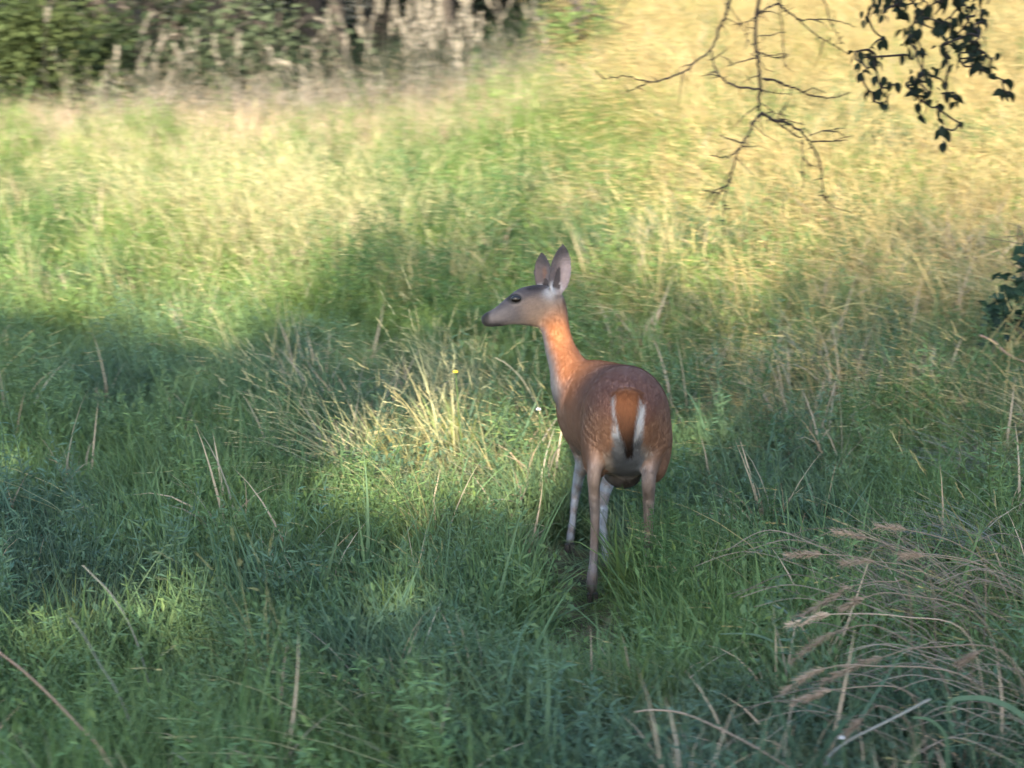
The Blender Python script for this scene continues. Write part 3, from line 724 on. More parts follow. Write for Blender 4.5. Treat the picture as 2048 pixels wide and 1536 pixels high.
# ------------------------------------------------------------------ the bare thorny tree whose twigs hang in at the top
def px_path(pts, Yd, jit=.0): return [at(a, b, Yd + random.uniform(-jit, jit)) for a, b in pts]
TB = 5.5
troot = tag(empty('thorn_tree', (2.75, 4.3, float(terrain(2.75, 4.3)) - .05)), 'bare dark thorny twigs hanging down from the top edge beside the leafy spray', 'tree')
to = np.array(troot.location)
m = MB(); trunk = limb_points((0, 0, 0), (.15, .2, 3.6), 10, .05); m.tube(trunk, np.linspace(.11, .05, 10), 9)
top1 = at(1519, -50, TB) - to; top2 = at(1462, -50, TB) - to
up = trunk[-2]
m.tube(crom([up, up + (-.7, .4, .35), (top1 + up) / 2 + (-.4, .2, .75), top1 + (-.02, .02, .5), top1]), np.linspace(.045, .011, 21), 7)
m.tube(crom([top1 + (-.02, .02, .5), (top1 + top2) / 2 + (-.03, 0, .3), top2]), np.linspace(.016, .009, 11), 6)
m.build('trunk', BARK, troot, True)
TW = [  # path, start radius, end radius
    ([(1519, -50), (1518, 0), (1513, 58), (1517, 116), (1523, 166), (1521, 224)], .0105, .008),
    ([(1521, 224), (1504, 248), (1486, 286), (1468, 305), (1450, 313), (1417, 308)], .0075, .003),
    ([(1486, 286), (1462, 280), (1442, 271)], .005, .002), ([(1482, 292), (1500, 294), (1519, 293)], .004, .0015),
    ([(1480, 296), (1469, 323), (1461, 356), (1448, 372), (1436, 385), (1422, 382), (1407, 379)], .006, .0025),
    ([(1461, 356), (1450, 390), (1447, 430), (1449, 475)], .004, .002), ([(1436, 385), (1422, 410), (1410, 428)], .003, .0015),
    ([(1521, 224), (1548, 240), (1577, 248), (1600, 262), (1622, 284)], .0085, .006), ([(1622, 284), (1660, 282), (1695, 279)], .005, .002),
    ([(1618, 271), (1655, 262), (1693, 259)], .0035, .0015), ([(1622, 284), (1640, 330), (1646, 380), (1655, 405), (1702, 426)], .005, .0015),
    ([(1560, 238), (1590, 244), (1612, 250)], .004, .0015), ([(1548, 240), (1560, 250), (1590, 270), (1608, 278)], .006, .003), ([(1605, 345), (1607, 370), (1600, 385)], .003, .0015),
    ([(1606, 280), (1604, 315), (1607, 350)], .004, .002),
    ([(1525, 157), (1550, 161), (1573, 170), (1596, 179), (1618, 190), (1645, 196), (1672, 197), (1707, 188)], .0075, .002),
    ([(1573, 170), (1583, 178), (1577, 188)], .003, .0015), ([(1523, 180), (1540, 183), (1580, 188)], .003, .0015),
    ([(1523, 178), (1498, 178), (1465, 170), (1448, 161), (1432, 141), (1424, 118), (1422, 98)], .006, .004), ([(1448, 161), (1432, 145), (1415, 148)], .003, .0015),
    ([(1523, 150), (1505, 156), (1488, 168)], .0035, .0015),
    ([(1462, -50), (1459, 0), (1448, 37), (1436, 66), (1421, 99), (1399, 116), (1366, 143), (1328, 157), (1299, 163), (1270, 156), (1246, 151), (1225, 153), (1204, 157)], .0085, .002),
    ([(1299, 163), (1275, 173), (1250, 186)], .0045, .002), ([(1448, 37), (1478, 46), (1480, 50)], .003, .0015),
    ([(1516, 28), (1535, 14), (1556, 4), (1560, -40)], .005, .005), ([(1556, 4), (1585, 29), (1606, 39), (1651, 39), (1684, 43), (1709, 54)], .0055, .002),
    ([(1585, 29), (1620, 60), (1660, 85), (1700, 108)], .004, .002), ([(1641, -20), (1655, 20), (1670, 60), (1690, 90)], .005, .002),
    ([(1515, 30), (1498, 42), (1480, 47), (1461, 50)], .004, .0015), ([(1480, 47), (1490, 70), (1505, 98), (1512, 112)], .003, .002),
    ([(1513, 114), (1490, 122), (1470, 128), (1453, 133)], .004, .0018), ([(1517, 72), (1540, 70), (1568, 62)], .0035, .0018), ([(1523, 112), (1550, 110), (1577, 108)], .003, .0015),
    ([(1560, 0), (1565, 60), (1570, 110), (1571, 137)], .004, .002), ([(1523, 205), (1535, 215), (1552, 228), (1560, 222), (1572, 210)], .003, .0015), ([(1568, 236), (1563, 225), (1570, 214)], .003, .0015),
]
for path, r0, r1 in TW:
    b = MB(); dz = random.uniform(-.05, .05)
    P = crom(px_path(path, TB), 4) - to
    if P.shape[0] > 4:
        t = np.linspace(0, 1, len(P)); P = P + np.stack([rng.normal(0, .0016, len(P)), dz * t, rng.normal(0, .0016, len(P))], 1)
    rr = .56 * np.linspace(r0, r1, len(P)) * rng.uniform(.85, 1.2, len(P)); b.tube(P, rr, 6)
    L = np.linalg.norm(np.diff(P, axis=0), axis=1).sum()
    for _ in range(int(L / .09)):        # fine side twigs
        i = random.randrange(1, len(P) - 1); tn = P[i + 1] - P[i]; tn /= np.linalg.norm(tn); d = rng.normal(size=3); d -= (d @ tn) * tn; d = d / np.linalg.norm(d) + .6 * tn; l_ = random.uniform(.03, .09)
        q = P[i] + d * l_ * .5 + rng.normal(0, .004, 3); b.tube([P[i], q, P[i] + d * l_ + rng.normal(0, .012, 3)], [.0022, .0015, .0006], 4)
    for _ in range(int(L / .028)):       # thorns
        i = random.randrange(0, len(P) - 1); d = rng.normal(size=3); tn = P[i + 1] - P[i]; tn /= np.linalg.norm(tn); d -= (d @ tn) * tn * .8; d /= np.linalg.norm(d)
        b.tube([P[i], P[i] + d * random.uniform(.012, .03)], [.0022, .0004], 4)
    b.build('twig', TWIG, troot, True)

# ------------------------------------------------------------------ the leafy tree whose spray hangs in at the top right
LY = 5.7
lroot = tag(empty('leafy_tree', (3.1, 4.9, float(terrain(3.1, 4.9)) - .05)), 'spray of small dark leaves hanging from the top right corner', 'tree')
lo_ = np.array(lroot.location)
raw = [(430,150),(580,150),(780,90),(740,40),(1000,110),(1440,80),(1600,100),(1470,215),(1300,200),(1530,290),(1640,220),(890,330),(870,440),(980,490),(310,530),(450,510),(520,580),(470,650),(390,650),(370,800),(550,850),(480,940),(590,960),(1180,470),(1390,390),(1480,420),(1600,460),(1560,550),(1400,540),(1370,600),(830,560),(1260,720),(1030,740),(960,750),(940,800),(860,880),(900,940),(720,860),(1040,830),(1220,880),(1260,960),(1190,960),(1340,1020),(1130,1090),(970,1200),(1380,1260),(1250,1320),(1260,1440),(1630,730),(1550,660),(1700,720),(1820,820),(1900,930),(1880,970),(600,390),(1170,270),(1100,290),(980,200),(1200,20),(1500,20),(900,20),(500,20),(1600,600),(1720,590),(1490,610),(1050,980),(980,1020),(580,1060),
       (860,360),(920,400),(840,300),(940,520),(350,590),(400,720),(500,620),(1440,470),(1530,430),(1580,380),(1340,360),(1250,420),(1000,700),(900,860),(1070,770),(980,860),(1290,300),(1180,230),(960,130),(1060,40),(1380,60),(1540,160),(1660,40),(690,20),(820,60),(1120,150),(1230,560),(1310,480),(1520,520),(1640,540)]
LP = []
for cx, cy in raw: LP.append((1650 + cx / 5.12, cy / 5.12))
for _ in range(60):
    LP.append((random.uniform(1730, 1975), -random.uniform(2, 70)))
pts3 = [at(a, b, LY + random.uniform(-.12, .12)) - lo_ for a, b in LP]
# twigs: every leaf joins the nearest twig already grown
roots = [(1790, -75), (1860, -75), (1930, -75), (1720, -75)]
nodes = [at(a, b, LY) - lo_ for a, b in roots]
order = sorted(range(len(pts3)), key=lambda i: -pts3[i][2])
edges = []
for i in order:
    d = [np.linalg.norm(pts3[i] - q) + .35 * max(0, pts3[i][2] - q[2]) for q in nodes]; j = int(np.argmin(d)); edges.append((nodes[j], pts3[i])); nodes.append(pts3[i])
tb = MB(); trunk = limb_points((0, 0, 0), (.1, .3, 4.4), 10, .05); tb.tube(trunk, np.linspace(.12, .05, 10), 9)
hub = at(1830, -180, LY) - lo_
tb.tube(crom([trunk[-3], trunk[-3] + (-.5, .3, .1), (trunk[-3] + hub) / 2 + (0, 0, .4), hub]), np.linspace(.04, .014, 16), 7)
for (a, b) in roots: tb.tube([hub, (hub + at(a, b, LY) - lo_) / 2 + (0, 0, .03), at(a, b, LY) - lo_], [.011, .008, .006], 6)
tb.build('trunk', BARK, lroot, True)
wb = MB()
for a, b in edges:
    mm = (a + b) / 2 + rng.normal(0, .008, 3); wb.tube(crom([a, mm, b], 3), np.linspace(.0042, .0024, 7), 5)
wb.build('twig', TWIG, lroot, True)
DLEAF = []
for k in range(5):
    lm = MB(); L, W = random.uniform(.032, .048), random.uniform(.017, .025); n = 7; V, Fc = [], []
    for i in range(n):
        t = i / (n - 1); w = W * .5 * math.sin(math.pi * min(1, t ** .8)) ** .8 if 0 < i < n - 1 else .0008; bend = -.25 * L * t * t
        V += [(L * t, -w, bend + w * .35), (L * t, 0, bend), (L * t, w, bend + w * .35)]
    for i in range(n - 1):
        for s_ in (0, 1): Fc.append((3 * i + s_, 3 * i + s_ + 1, 3 * i + 4 + s_, 3 * i + 3 + s_))
    g = random.uniform(.85, 1.15); lm.add(V, Fc, (.012 * g, .02 * g, .012 * g)); DLEAF.append(lm.mesh('leaf', LEAFM, True))
for i, p in enumerate(pts3):
    for _ in range(4 if i < len(raw) and random.random() < .6 else 2):
        o = obj('leaf', DLEAF[random.randrange(5)], lroot); o.location = p + rng.normal(0, .011, 3)
        o.rotation_euler = (random.uniform(-1.2, 1.2), random.uniform(.2, 1.5), random.uniform(-3.1, 3.1)); s_ = random.uniform(.55, .98); o.scale = (s_, s_ * random.uniform(.9, 1.4), s_)
# crown of that tree above the picture
P = rng.normal(size=(2600, 3)) * np.array([.9, .7, .55]) + np.array([-.3, .2, 4.3]); leaf_cloud('crown', LEAFM, P, .07, .04, np.array((.03, .05, .025)) * rng.uniform(.7, 1.3, (2600, 1)), lroot)

# ------------------------------------------------------------------ wood at the top left
def shrub(name, label, px, Yd, w, h, n, cols, leaf=(.09, .055), zoff=0., group=None, cat='shrub', clump=.5):
    x = at(px, 60, Yd)[0]; zt = float(terrain(x, Yd))
    return tree(name, label, (x, Yd), (x, Yd, zt + h * .55 + zoff), (w, w * .8, h * .5), n, leaf, cols, group, cat, trunk_r=.05, limbs=7, clump=clump, shell=.3)
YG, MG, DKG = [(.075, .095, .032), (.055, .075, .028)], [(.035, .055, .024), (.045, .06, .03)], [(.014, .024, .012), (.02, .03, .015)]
shrub('shrub', 'yellow green leafy shrub in the top left corner', 70, 21.5, 1.0, 1.5, 4200, YG)
shrub('shrub', 'dull green shrub between the yellow green one and the dark gap at top left', 185, 23.6, .7, 1.3, 1700, MG)
shrub('shrub', 'pale leaved shrub with many small leaves above the dry stalks', 520, 22.4, 1.0, 1.5, 1200, [(.085, .105, .055), (.06, .075, .04)], (.10, .06), clump=.8)
shrub('shrub', 'thin leafy sapling before the dark gap at the top edge', 350, 22.8, .6, 1.5, 500, MG, (.10, .06), clump=.9)
shrub('shrub', 'bright green bushy plant at the top edge where the dry stalks end', 1165, 19.6, .5, .8, 1500, [(.14, .2, .06), (.11, .16, .05)], (.07, .03))
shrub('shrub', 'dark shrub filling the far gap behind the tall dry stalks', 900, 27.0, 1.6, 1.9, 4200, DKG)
for px, Yd in ((-150, 21.2), (130, 21.6), (400, 21.2), (640, 21.4), (880, 21.8)):
    x = at(px, 60, Yd)[0]; zt = float(terrain(x, Yd))
    tree('edge_tree', 'spreading tree at the edge of the wood, its canopy above the picture', (x, Yd + 2.5), (x, Yd, zt + 4.6), (1.7, 1.6, 2.0), 3000, (.2, .12), DKG, 'spreading trees at the edge of the wood', trunk_r=.09, shell=.3)
for px, Yd, r in ((130, 26, .16), (250, 24.2, .2), (300, 27.5, .22), (430, 26.2, .18), (620, 27.5, .22), (770, 28, .2), (1000, 29, .25), (-60, 25, .2)):
    x = at(px, 60, Yd)[0]; zt = float(terrain(x, Yd))
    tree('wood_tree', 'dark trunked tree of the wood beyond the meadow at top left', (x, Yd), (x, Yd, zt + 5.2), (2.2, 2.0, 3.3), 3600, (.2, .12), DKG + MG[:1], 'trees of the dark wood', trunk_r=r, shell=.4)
for k, (px, Yd) in enumerate(((-40, 30), (180, 31), (330, 32), (480, 30.5), (640, 31.5), (800, 32), (980, 33), (1150, 34))):
    x = at(px, 60, Yd)[0]; zt = float(terrain(x, Yd))
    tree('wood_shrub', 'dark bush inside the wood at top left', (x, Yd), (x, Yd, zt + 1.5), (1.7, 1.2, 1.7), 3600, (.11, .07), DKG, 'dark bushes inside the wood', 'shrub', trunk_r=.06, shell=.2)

# ------------------------------------------------------------------ tall dry stalks before the wood
PALE_D, BUFF = np.array((.50, .43, .32)), np.array((.46, .38, .27))
def stalk(path, Yd, r_head, head_frac, label, group, cat='grass stalk', name='dry_stalk', ground=True, r_stem=.004, col=None, plume=70, plume_len=.03, spread=.55):
    """a dry stem with a seed head along its upper end; path runs from tip to base"""
    pts = [at(a, b, Yd) for a, b in path]
    if ground:
        e = pts[-1]; zt = float(terrain(e[0], e[1])); pts.append(np.array([e[0] + (pts[-1] - pts[-2])[0] * .4, e[1], min(zt - .02, e[2] - .05)]))
    base = pts[-1]; root = tag(empty(name, base), label, cat, group)
    P = crom(pts[::-1], 6) - base; col = col if col is not None else BUFF * random.uniform(.8, 1.15)
    s_ = MB(); s_.tube(P, np.linspace(r_stem, r_stem * .55, len(P)), 5, np.array(col) * .85); s_.build('stem', DRYM, root, True)
    h = MB(); Lc = np.concatenate([[0], np.cumsum(np.linalg.norm(np.diff(P, axis=0), axis=1))]); Lt = Lc[-1]; h0 = Lt - head_frac
    for _ in range(plume):
        l_ = random.uniform(h0, Lt); t = (l_ - h0) / head_frac; q = np.array([np.interp(l_, Lc, P[:, j]) for j in range(3)]); q2 = np.array([np.interp(min(l_ + .02, Lt), Lc, P[:, j]) for j in range(3)])
        tn = q2 - q if np.linalg.norm(q2 - q) > 1e-5 else P[-1] - P[-2]; tn = tn / np.linalg.norm(tn); rd = rng.normal(size=3); rd -= (rd @ tn) * tn; rd /= np.linalg.norm(rd)
        pr = (math.sin(math.pi * (.15 + .8 * t)) ** .6); d = tn * .8 + rd * spread
        h.leaf(q + rd * r_head * .25 * pr, d, rd, plume_len * random.uniform(.7, 1.3), r_head * .45, np.array(col) * random.uniform(.85, 1.2))
        h.tube([q + rd * r_head * .2, q + d / np.linalg.norm(d) * plume_len * random.uniform(1., 1.6)], [.0006, .0002], 3, np.array(col) * 1.1)
    h.build('seed_head', DRYM, root)
    return root
ST = [[(305, 26), (293, 45), (284, 70), (275, 130)], [(328, 62), (322, 85), (311, 130)], [(345, 69), (315, 90), (298, 130)], [(370, 58), (374, 75), (380, 125)], [(392, 62), (393, 90), (394, 130)],
      [(429, 72), (429, 100), (443, 147)], [(478, 68), (474, 85), (465, 128)], [(480, 89), (477, 105), (475, 140)], [(349, 92), (355, 105), (364, 130)], [(390, 100), (375, 105), (364, 118)],
      [(297, 82), (290, 105), (281, 132)], [(536, 90), (542, 110), (548, 135)], [(571, 96), (569, 110), (566, 135)], [(643, 62), (634, 78), (625, 105)], [(605, 92), (615, 97), (630, 110)], [(555, 120), (567, 127), (580, 140)],
      [(95, 18), (94, 40), (90, 95)], [(235, 97), (234, 108), (232, 140)], [(632, 36), (650, 45), (664, 62), (672, 110)], [(676, 31), (684, 48), (696, 90)], [(714, 2), (722, 25), (740, 90)]]
for _ in range(62):
    a = random.gauss(0, 1) * 95 + 880; a = min(max(a, 655), 1110); b = random.uniform(-15, 75) - .03 * (a - 690); w_ = random.gauss(0, 24); ST.append([(a, b), (a + w_ * .28, b + 28), (a + w_, b + random.uniform(80, 110))])
ORD = ['first', 'second', 'third', 'fourth', 'fifth', 'sixth', 'seventh', 'eighth', 'ninth', 'tenth', 'eleventh', 'twelfth', 'thirteenth', 'fourteenth', 'fifteenth', 'sixteenth', 'seventeenth', 'eighteenth', 'nineteenth', 'twentieth', 'twenty first']
RANK = {k: i for i, k in enumerate(sorted(range(21), key=lambda k: ST[k][0][0]))}
for k, p in enumerate(ST):
    near = k < 21
    ln = p[0][0] - p[-1][0]; how = 'leaning right' if ln > 9 else 'leaning left' if ln < -9 else 'upright'
    stalk(p, 19.3 + random.uniform(-.6, .6), random.uniform(.016, .034), random.uniform(.12, .42), f'pale dry seed stalk {how} before the dark wood, {ORD[RANK[k]]} from the left' if near else 'dry seed stalk in the dense stand at the top middle edge',
          'dry stalks before the dark wood' if near else 'dense stand of dry stalks at the top', r_stem=.0018, col=PALE_D * random.uniform(.3, .7), plume=30, plume_len=.05, spread=.4)

# ------------------------------------------------------------------ bristly seed heads arching in at lower right
TANH = np.array((.30, .22, .155))
def cr(a, b): return (1348 + a / 2.866, 1000 + b / 2.866)
FX = [([cr(1160, 150), cr(1340, 172), cr(1640, 260), cr(2006, 380)], 6.3, 'tan bristly seed head pointing left, topmost of the lower right ones', 1),
      ([cr(925, 182), cr(1110, 215), cr(1330, 290), cr(1600, 420)], 6.25, 'tan bristly seed head left of the topmost one at lower right', 1.1),
      ([cr(640, 320), cr(850, 312), cr(1180, 370), cr(1850, 560)], 6.0, 'tan bristly seed head farthest left over the dark grass on a long arching stem', .95),
      ([cr(1300, 325), cr(1430, 318), cr(1750, 370), cr(1990, 470)], 6.0, 'short tan seed head on a long flat arching stem near the right edge', .9),
      ([cr(960, 365), cr(1150, 352), cr(1450, 430), cr(1800, 580)], 5.95, 'dull tan seed head just right of the one farthest left', .9),
      ([cr(655, 718), cr(760, 690), cr(900, 655), cr(1300, 668), cr(1640, 780)], 5.5, 'bright orange tan seed head, the brightest at lower right', 1.5),
      ([cr(720, 670), cr(860, 590), cr(1020, 495), cr(1250, 470), cr(1600, 600)], 5.6, 'brown seed head slanting just above the brightest one', .7),
      ([cr(965, 625), cr(1090, 560), cr(1300, 540), cr(1700, 660)], 5.6, 'pinkish brown seed head right of the slanting brown one', .8),
      ([cr(680, 925), cr(800, 830), cr(930, 755), cr(1200, 735), cr(1700, 830)], 5.35, 'thin brown seed head below the brightest one', .75),
      ([cr(625, 1100), cr(740, 1020), cr(870, 965), cr(1100, 950), cr(1500, 1010)], 5.2, 'long tan seed head slanting down left, low in the corner', 1.0),
      ([cr(850, 1045), cr(1020, 960), cr(1200, 900), cr(1450, 845), cr(1800, 850)], 5.25, 'long dull seed head crossing behind the low slanting one', .8),
      ([cr(690, 1165), cr(800, 1120), cr(910, 1088), cr(1300, 1080), cr(1600, 1120)], 5.1, 'tan seed head lowest on the left of the lower right cluster', .9),
      ([cr(985, 1345), cr(1080, 1250), cr(1190, 1180), cr(1400, 1150)], 5.0, 'grey brown seed head above the white bud at bottom right', .65),
      ([cr(1640, 945), cr(1690, 900), cr(1780, 865), cr(1950, 880)], 5.2, 'small dull seed head close to the right edge above the dark hollow', .6)]
for p, Yd, lb, br in FX:
    p = p[:-1] + [(p[-1][0] + random.uniform(-120, 90), p[-1][1] + random.uniform(-20, 70))]; sz_ = random.uniform(.7, 1.25)
    L = np.linalg.norm(at(*p[1], Yd) - at(*p[0], Yd)) * (1.0 if br < 1.2 else 1.9)
    if len(p) == 5: L = np.linalg.norm(at(*p[2], Yd) - at(*p[0], Yd))
    stalk(p, Yd, .010 * sz_, max(L, .07), lb, 'bristly seed heads at lower right', 'seed head', 'foxtail_stalk', r_stem=.0022, col=TANH * br, plume=90, plume_len=.022)

# ------------------------------------------------------------------ single dry stems, blades and flowers
def strand(path, Yd, r, label, col, name='dry_straw', cat='dry straw', flat=None, end_ground=False, Y2=None, fall=.3):
    if Yd is None: Yd = ground_hit(*path[-1], .22)[1]
    n = len(path); Y2 = Yd if Y2 is None else Y2
    pts = [at(a, b, Yd + (Y2 - Yd) * i / (n - 1)) for i, (a, b) in enumerate(path)]
    if end_ground:
        d = pts[-1] - pts[-2]; d /= np.linalg.norm(d); sgn = 1 if d[0] >= 0 else -1; e = pts[-1]
        for _ in range(40):
            d = d + np.array([0, .03, -fall]); d /= np.linalg.norm(d); e = e + d * .06; pts.append(e)
            if e[2] < float(terrain(e[0], e[1])) - .01: break
    base = pts[-1]; P = crom(pts, 6) - base; m = MB()
    if flat is None: m.tube(P, np.linspace(r * .6, r, len(P)), 6, col)
    else:
        V, Fc = [], []
        for i, q in enumerate(P):
            t = i / (len(P) - 1); w = flat * math.sin(math.pi * min(1, .08 + t * .75)) ** .7; tn = P[min(i + 1, len(P) - 1)] - P[max(i - 1, 0)]; sd = np.cross(tn, (0, -.8, .5)); sd /= np.linalg.norm(sd) + 1e-9
            V += [q - sd * w / 2, q + np.array([0, -.002, -.002]), q + sd * w / 2]
        for i in range(len(P) - 1):
            for s_ in (0, 1): Fc.append((3 * i + s_, 3 * i + s_ + 1, 3 * i + 4 + s_, 3 * i + 3 + s_))
        m.add(V, Fc, col)
    o = m.build(name, DRYM if flat is None or col[0] > col[1] else LEAFM, None, True); o.location = base
    return tag(o, label, cat)
TANC, PINK, PALEB = (.25, .19, .14), (.33, .21, .15), (.22, .215, .185)
strand([(-40, 1275), (0, 1306), (50, 1345), (110, 1402), (180, 1475), (250, 1545), (290, 1600)], 5.1, .0042, 'long bent tan dry stem crossing the bottom left corner', PINK, end_ground=True)
strand([(-20, 1490), (10, 1510), (40, 1540), (70, 1580)], 4.95, .0032, 'short grey dry stem in the very bottom left corner', PALEB, end_ground=True)
strand([(140, 1235), (170, 1275), (200, 1330), (222, 1362)], 5.3, .0026, 'pale straight dry blade slanting down right in the lower left grass', PALEB, end_ground=True)
strand([(165, 1130), (190, 1155), (215, 1180)], 5.7, .0022, 'thin pale broken stem above the lower left grass', PALEB, end_ground=True)
strand([(345, 1505), (370, 1522), (400, 1560)], 4.95, .003, 'grey fallen stem end at the bottom edge left of the middle', PALEB, end_ground=True)
strand([(1270, 1424), (1310, 1420), (1370, 1428), (1440, 1458), (1520, 1500), (1600, 1550), (1650, 1590)], 5.0, .0045, 'long arching grey tan stem running out of the bottom edge', TANC, end_ground=True)
strand([(1860, 1398), (1800, 1430), (1750, 1455), (1700, 1480), (1660, 1512), (1640, 1560)], 5.0, .006, 'thick grey stem slanting up right through the bottom right corner', PALEB, end_ground=True)
strand([(1960, 670), (1990, 685), (2015, 708), (2060, 728), (2120, 748)], None, .008, 'pinkish dry bent stem at the right edge below the dark leaves', PINK, end_ground=True)
strand([(1660, 620), (1720, 606), (1790, 622), (1850, 642), (1895, 665)], None, .003, 'yellow arching straw in the shade right of the deer', (.46, .40, .18), end_ground=True, fall=.5)
strand([(1800, 870), (1818, 868), (1836, 866), (1822, 850), (1808, 836), (1800, 850), (1798, 880)], None, .0028, 'small orange bent straw right of the deer', (.45, .28, .13), end_ground=True, fall=1.6)
strand([(1130, 608), (1175, 612), (1220, 617)], None, .0022, 'upper pale straw touching the neck of the deer on the right', (.50, .45, .28), end_ground=True, fall=.75)
strand([(1125, 640), (1170, 630), (1235, 622)], None, .0022, 'lower pale straw behind the neck of the deer on the right', (.50, .45, .28), end_ground=True, fall=.9)
strand([(990, 715), (1010, 726), (1025, 738), (1045, 760), (1068, 800), (1090, 850)], None, .0045, 'tan dry blade tip sticking up from the tussock left of the chest of the deer', (.50, .40, .24), end_ground=True)
strand([(1484, 1128), (1495, 1112), (1520, 1101), (1550, 1104)], None, 0, 'pale drooping blade tip in the dark grass left of the tan seed heads', (.16, .20, .15), 'curled_grass', 'grass blade', .014, True)
strand([(1545, 1210), (1570, 1222), (1590, 1245)], None, 0, 'bluish grey curled blade left of the brightest seed head', (.13, .18, .15), 'curled_grass', 'grass blade', .013, True)
strand([(1910, 1470), (1895, 1430), (1905, 1402), (1930, 1396)], 5.0, 0, 'hooked green blade over the dark hollow at bottom right', (.09, .14, .08), 'curled_grass', 'grass blade', .017, True)
strand([(1825, 1435), (1860, 1440), (1890, 1470), (1895, 1520)], 4.95, 0, 'drooping green blade left of the hooked one at bottom right', (.08, .13, .07), 'curled_grass', 'grass blade', .014, True)
strand([(1440, 1268), (1500, 1268), (1540, 1280), (1570, 1300)], None, 0, 'thin pale green blade lying left in the lower right grass', (.11, .17, .11), 'curled_grass', 'grass blade', .010, True)
def flower(p, label, col, r, n, cat='flower', heart=None):
    zt = float(terrain(p[0], p[1])); base = np.array([p[0] + .03, p[1] + .02, zt - .02]); root = tag(empty('flower', base), label, cat); m = MB()
    m.tube(crom([(0, 0, 0), (p - base) * .5 + (.01, 0, .02), p - base], 4), .002, 5, (.10, .16, .05)); m.build('stem', LEAFM, root)
    h = MB()
    for k in range(n):
        a = 2 * math.pi * k / n; h.leaf(p - base, np.array([math.cos(a), math.sin(a) * .7 - .3, .35 + .3 * math.sin(a)]), np.array([0, -.6, .8]), r, r * .62, np.array(col) * random.uniform(.9, 1.05))
    h.build('petals', DRYM, root)
    if heart: ball('centre', p - base + np.array([0, -.006, .004]), r * .3, simple_mat('flower_centre', heart, .7), root)
flower(at(911, 745, 7.9), 'small yellow flower in the weeds in front of the deer', (.60, .40, .03), .013, 8, heart=(.35, .20, .02))
flower(at(1077, 820, 7.35), 'small white flower beside the chest of the deer', (.52, .49, .52), .013, 7, heart=(.6, .5, .2))
flower(at(1683, 1477, 4.95), 'white bud on the thick grey stem at bottom right', (.40, .38, .36), .011, 9, heart=(.5, .45, .4))

# tussock of long bright blades left of the deer's chest
def tussock(c, n, L, w, lean, label, col, name='grass_tussock', tilt=.7):
    root = tag(empty(name, c), label, 'grass tussock'); m = MB()
    for _ in range(n):
        cc_ = np.array(col) * np.array(shade_col(.25, .15)); m.blade(disc(.09), rnd_dir(tilt, lean), random.uniform(*L), random.uniform(*w), random.uniform(.3, 1.7), (lean[0] * random.uniform(.2, 2.2), random.uniform(-.3, .3)), cc_, 8)
    o = m.build('blades', LEAFM, root); o['kind'] = 'stuff'
    return root
g1 = ground_hit(1120, 905); tussock(g1, 85, (.35, .68), (.007, .014), (-.55, 0), 'bright green tussock of long blades arching left from the chest of the deer', (.17, .25, .055))
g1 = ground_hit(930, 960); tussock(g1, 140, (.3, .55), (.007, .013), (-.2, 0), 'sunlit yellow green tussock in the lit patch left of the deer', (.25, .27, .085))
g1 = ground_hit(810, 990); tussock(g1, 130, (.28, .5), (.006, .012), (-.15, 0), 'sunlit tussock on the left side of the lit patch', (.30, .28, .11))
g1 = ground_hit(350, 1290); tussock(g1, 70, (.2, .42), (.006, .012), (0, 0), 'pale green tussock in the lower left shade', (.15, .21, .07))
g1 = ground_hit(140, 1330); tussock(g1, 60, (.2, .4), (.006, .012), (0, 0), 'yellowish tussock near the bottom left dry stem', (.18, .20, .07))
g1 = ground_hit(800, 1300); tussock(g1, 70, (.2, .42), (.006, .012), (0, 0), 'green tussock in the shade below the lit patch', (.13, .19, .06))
g1 = ground_hit(2030, 1330); tussock(g1, 260, (.5, .95), (.004, .008), (-.75, .0), 'dry grey brown tussock arching left from the lower right edge', (.24, .19, .13))
g1 = ground_hit(2075, 1180); tussock(g1, 260, (.5, .95), (.004, .007), (-.8, .0), 'thin grey tussock above the dry brown one at the right edge', (.20, .19, .15))
g1 = ground_hit(1880, 560); tussock(g1, 150, (.4, .8), (.004, .008), (.35, .0), 'brownish tall grass clump leaning right on the right slope', (.26, .20, .10))

g1 = ground_hit(1960, 1240); tussock(g1, 260, (.4, .8), (.004, .008), (-.8, .0), 'grey tan thatch of fine stems among the lower right seed heads', (.21, .17, .12))
g1 = ground_hit(1960, 1450); tussock(g1, 260, (.35, .7), (.004, .008), (-.8, .0), 'brownish fine stems beside the dark hollow at bottom right', (.17, .13, .10))
g1 = ground_hit(2060, 1010); tussock(g1, 260, (.5, .9), (.004, .008), (-.8, .0), 'grey fine stems arching left from the right edge above the seed heads', (.19, .18, .15))
g1 = ground_hit(1650, 800); tussock(g1, 260, (.4, .75), (.004, .008), (-.7, .1), 'greyish bent straw lying in the shade right of the deer', (.26, .24, .17))
g1 = ground_hit(1480, 690); tussock(g1, 260, (.4, .75), (.004, .008), (-.7, .1), 'pale bent straw in the half shade just right of the neck of the deer', (.30, .27, .17))
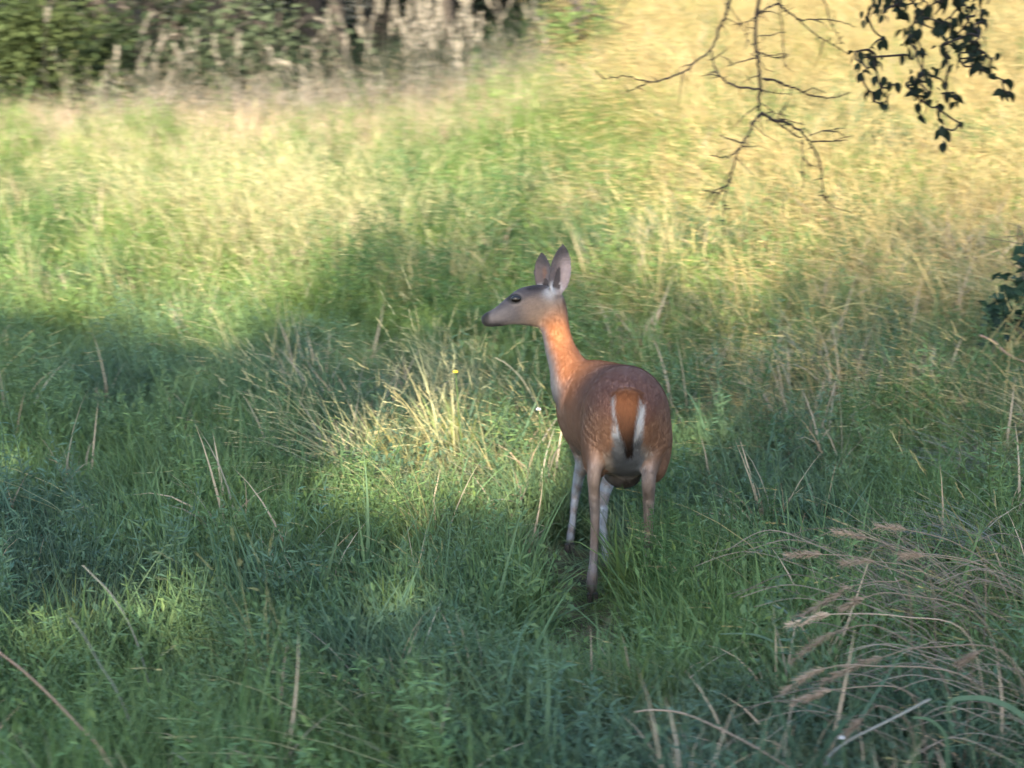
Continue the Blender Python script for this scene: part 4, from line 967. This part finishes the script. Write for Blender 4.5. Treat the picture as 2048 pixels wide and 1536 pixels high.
# tall leafy weeds
WEEDS = []
for k in range(4):
    m = MB()
    for _ in range(5): forb_into(m, disc(.07), random.uniform(.5, .85), 60, (.05, .10), (.010, .018), (random.uniform(-.2, .2), random.uniform(-.15, .15)), .004, (.075, .135, .045))
    WEEDS.append(m.mesh('weed', LEAFM))
def weeds(spots, label, group, sc=(.8, 1.1)):
    for px, py in spots:
        g = ground_hit(px, py); o = obj('leafy_weed', WEEDS[random.randrange(4)]); o.location = g; o.rotation_euler = (0, 0, random.uniform(0, 6.28)); s_ = random.uniform(*sc); o.scale = (s_, s_, s_)
        tag(o, label, 'weed', group)
weeds([(700, 700), (760, 660), (800, 720), (850, 690), (880, 760), (910, 690), (940, 740), (830, 620), (900, 600), (960, 620), (1010, 560), (1050, 540), (980, 530), (1030, 480), (1060, 460), (740, 600), (780, 560), (680, 620), (850, 540), (920, 500)],
      'leafy green weed in the thicket before the face of the deer', 'leafy weeds before the deer')
weeds([(1290, 660), (1340, 700), (1400, 760), (1420, 700), (1480, 780), (1390, 860), (1450, 880), (1360, 800)], 'leafy weed in the shade right of the rump of the deer', 'leafy weeds behind the rump', (.5, .8))
weeds([(1330, 1060), (1400, 1080), (1480, 1100), (1420, 1170), (1540, 1130), (1600, 1060), (1350, 1180), (1310, 1150), (1320, 1205), (1340, 1200), (1310, 1215), (1300, 1245), (1308, 1225), (1325, 1280), (1330, 1260), (1350, 1290), (1335, 1240)], 'low dark leafy weed right of the hind legs of the deer', 'low weeds right of the hind legs', (.45, .65))
weeds([(40, 520), (95, 540), (130, 500), (60, 470)], 'bright upright leafy weed at the left edge of the meadow', 'bright weeds at the left edge', (.7, .9))
weeds([(1720, 520), (1770, 540), (1840, 520), (1690, 560)], 'upright leafy weed on the right slope above the shade line', 'weeds on the right slope', (.7, .95))
weeds([(1000, 160), (960, 200), (1060, 140), (1180, 130)], 'leafy weed among straw near the top middle edge', 'weeds near the top middle', (.8, 1.1))

weeds([(1420, 930), (1500, 900), (1560, 960), (1620, 880), (1690, 940), (1760, 880), (1830, 940), (1900, 880), (1960, 950), (1560, 840), (1680, 820), (1800, 800), (1900, 780), (1980, 860), (1470, 1000), (1640, 1020), (1750, 1010)],
      'leafy weed on the shaded bank between the deer and the right edge', 'leafy weeds on the right bank', (.45, .8))
for k in range(64):
    a, b = 2048 - 480 * random.random() ** 1.5, random.uniform(1060, 1500); Yd = float(np.interp(b, [1060, 1500], [6.3, 4.95])) + random.uniform(-.1, .1); L_ = random.uniform(170, 430); h_ = random.uniform(.12, .42)
    strand([(a - L_ * .5, b + L_ * .10 * random.uniform(-.2, 1)), (a - L_ * .2, b - L_ * .06), (a + L_ * .2, b + L_ * h_ * .3), (a + L_ * .5, b + L_ * h_)], Yd, random.uniform(.0014, .0026), 'thin grey tan straw arching left in the tangle at lower right', tuple(np.array((.22, .18, .14)) * random.uniform(.45, 1.2)), end_ground=True, fall=random.uniform(.2, .5))['group'] = 'arching straws at lower right'
# low dark growth on the floor of the wood
n_ = 1500; x = rng.uniform(-6.5, 1.2, n_); y = rng.uniform(21.2, 37, n_); z = terrain(x, y)
scatter('wood_undergrowth', 'dark low growth on the floor of the wood', KINDS['forb'], np.stack([x, y, z], 1), np.stack([rng.normal(0, .2, n_), rng.normal(0, .2, n_), rng.uniform(-3, 3, n_)], 1),
        np.stack([rng.uniform(1.2, 2.0, n_)] * 2 + [rng.uniform(.8, 1.7, n_)], 1), np.array((.03, .045, .02)) * rng.uniform(.6, 1.3, (n_, 1)))
# dead brown thatch below the dark wood
n_ = 170; x = rng.uniform(-4.6, .4, n_); y = rng.uniform(19.5, 20.6, n_); z = terrain(x, y)
scatter('dead_thatch', 'dead pinkish brown grass and stems below the dark wood', KINDS['stem'], np.stack([x, y, z], 1), np.stack([rng.normal(0, .3, n_), rng.normal(0, .3, n_), rng.uniform(-3, 3, n_)], 1),
        np.stack([rng.uniform(.8, 1.2, n_)] * 2 + [rng.uniform(.55, 1.1, n_)], 1), np.array((.31, .26, .19)) * rng.uniform(.5, 1.2, (n_, 1)))

# dark bush at the right edge
x, y, z = ground_hit(2040, 800)
tree('dark_bush', 'dark leaved bush at the right edge above the pinkish stem', (x + .03, y), (x + .03, y, z + .56), (.24, .2, .26), 240, (.085, .055), [(.025, .05, .03), (.02, .04, .028)], None, 'shrub', trunk_r=.012, limbs=5)
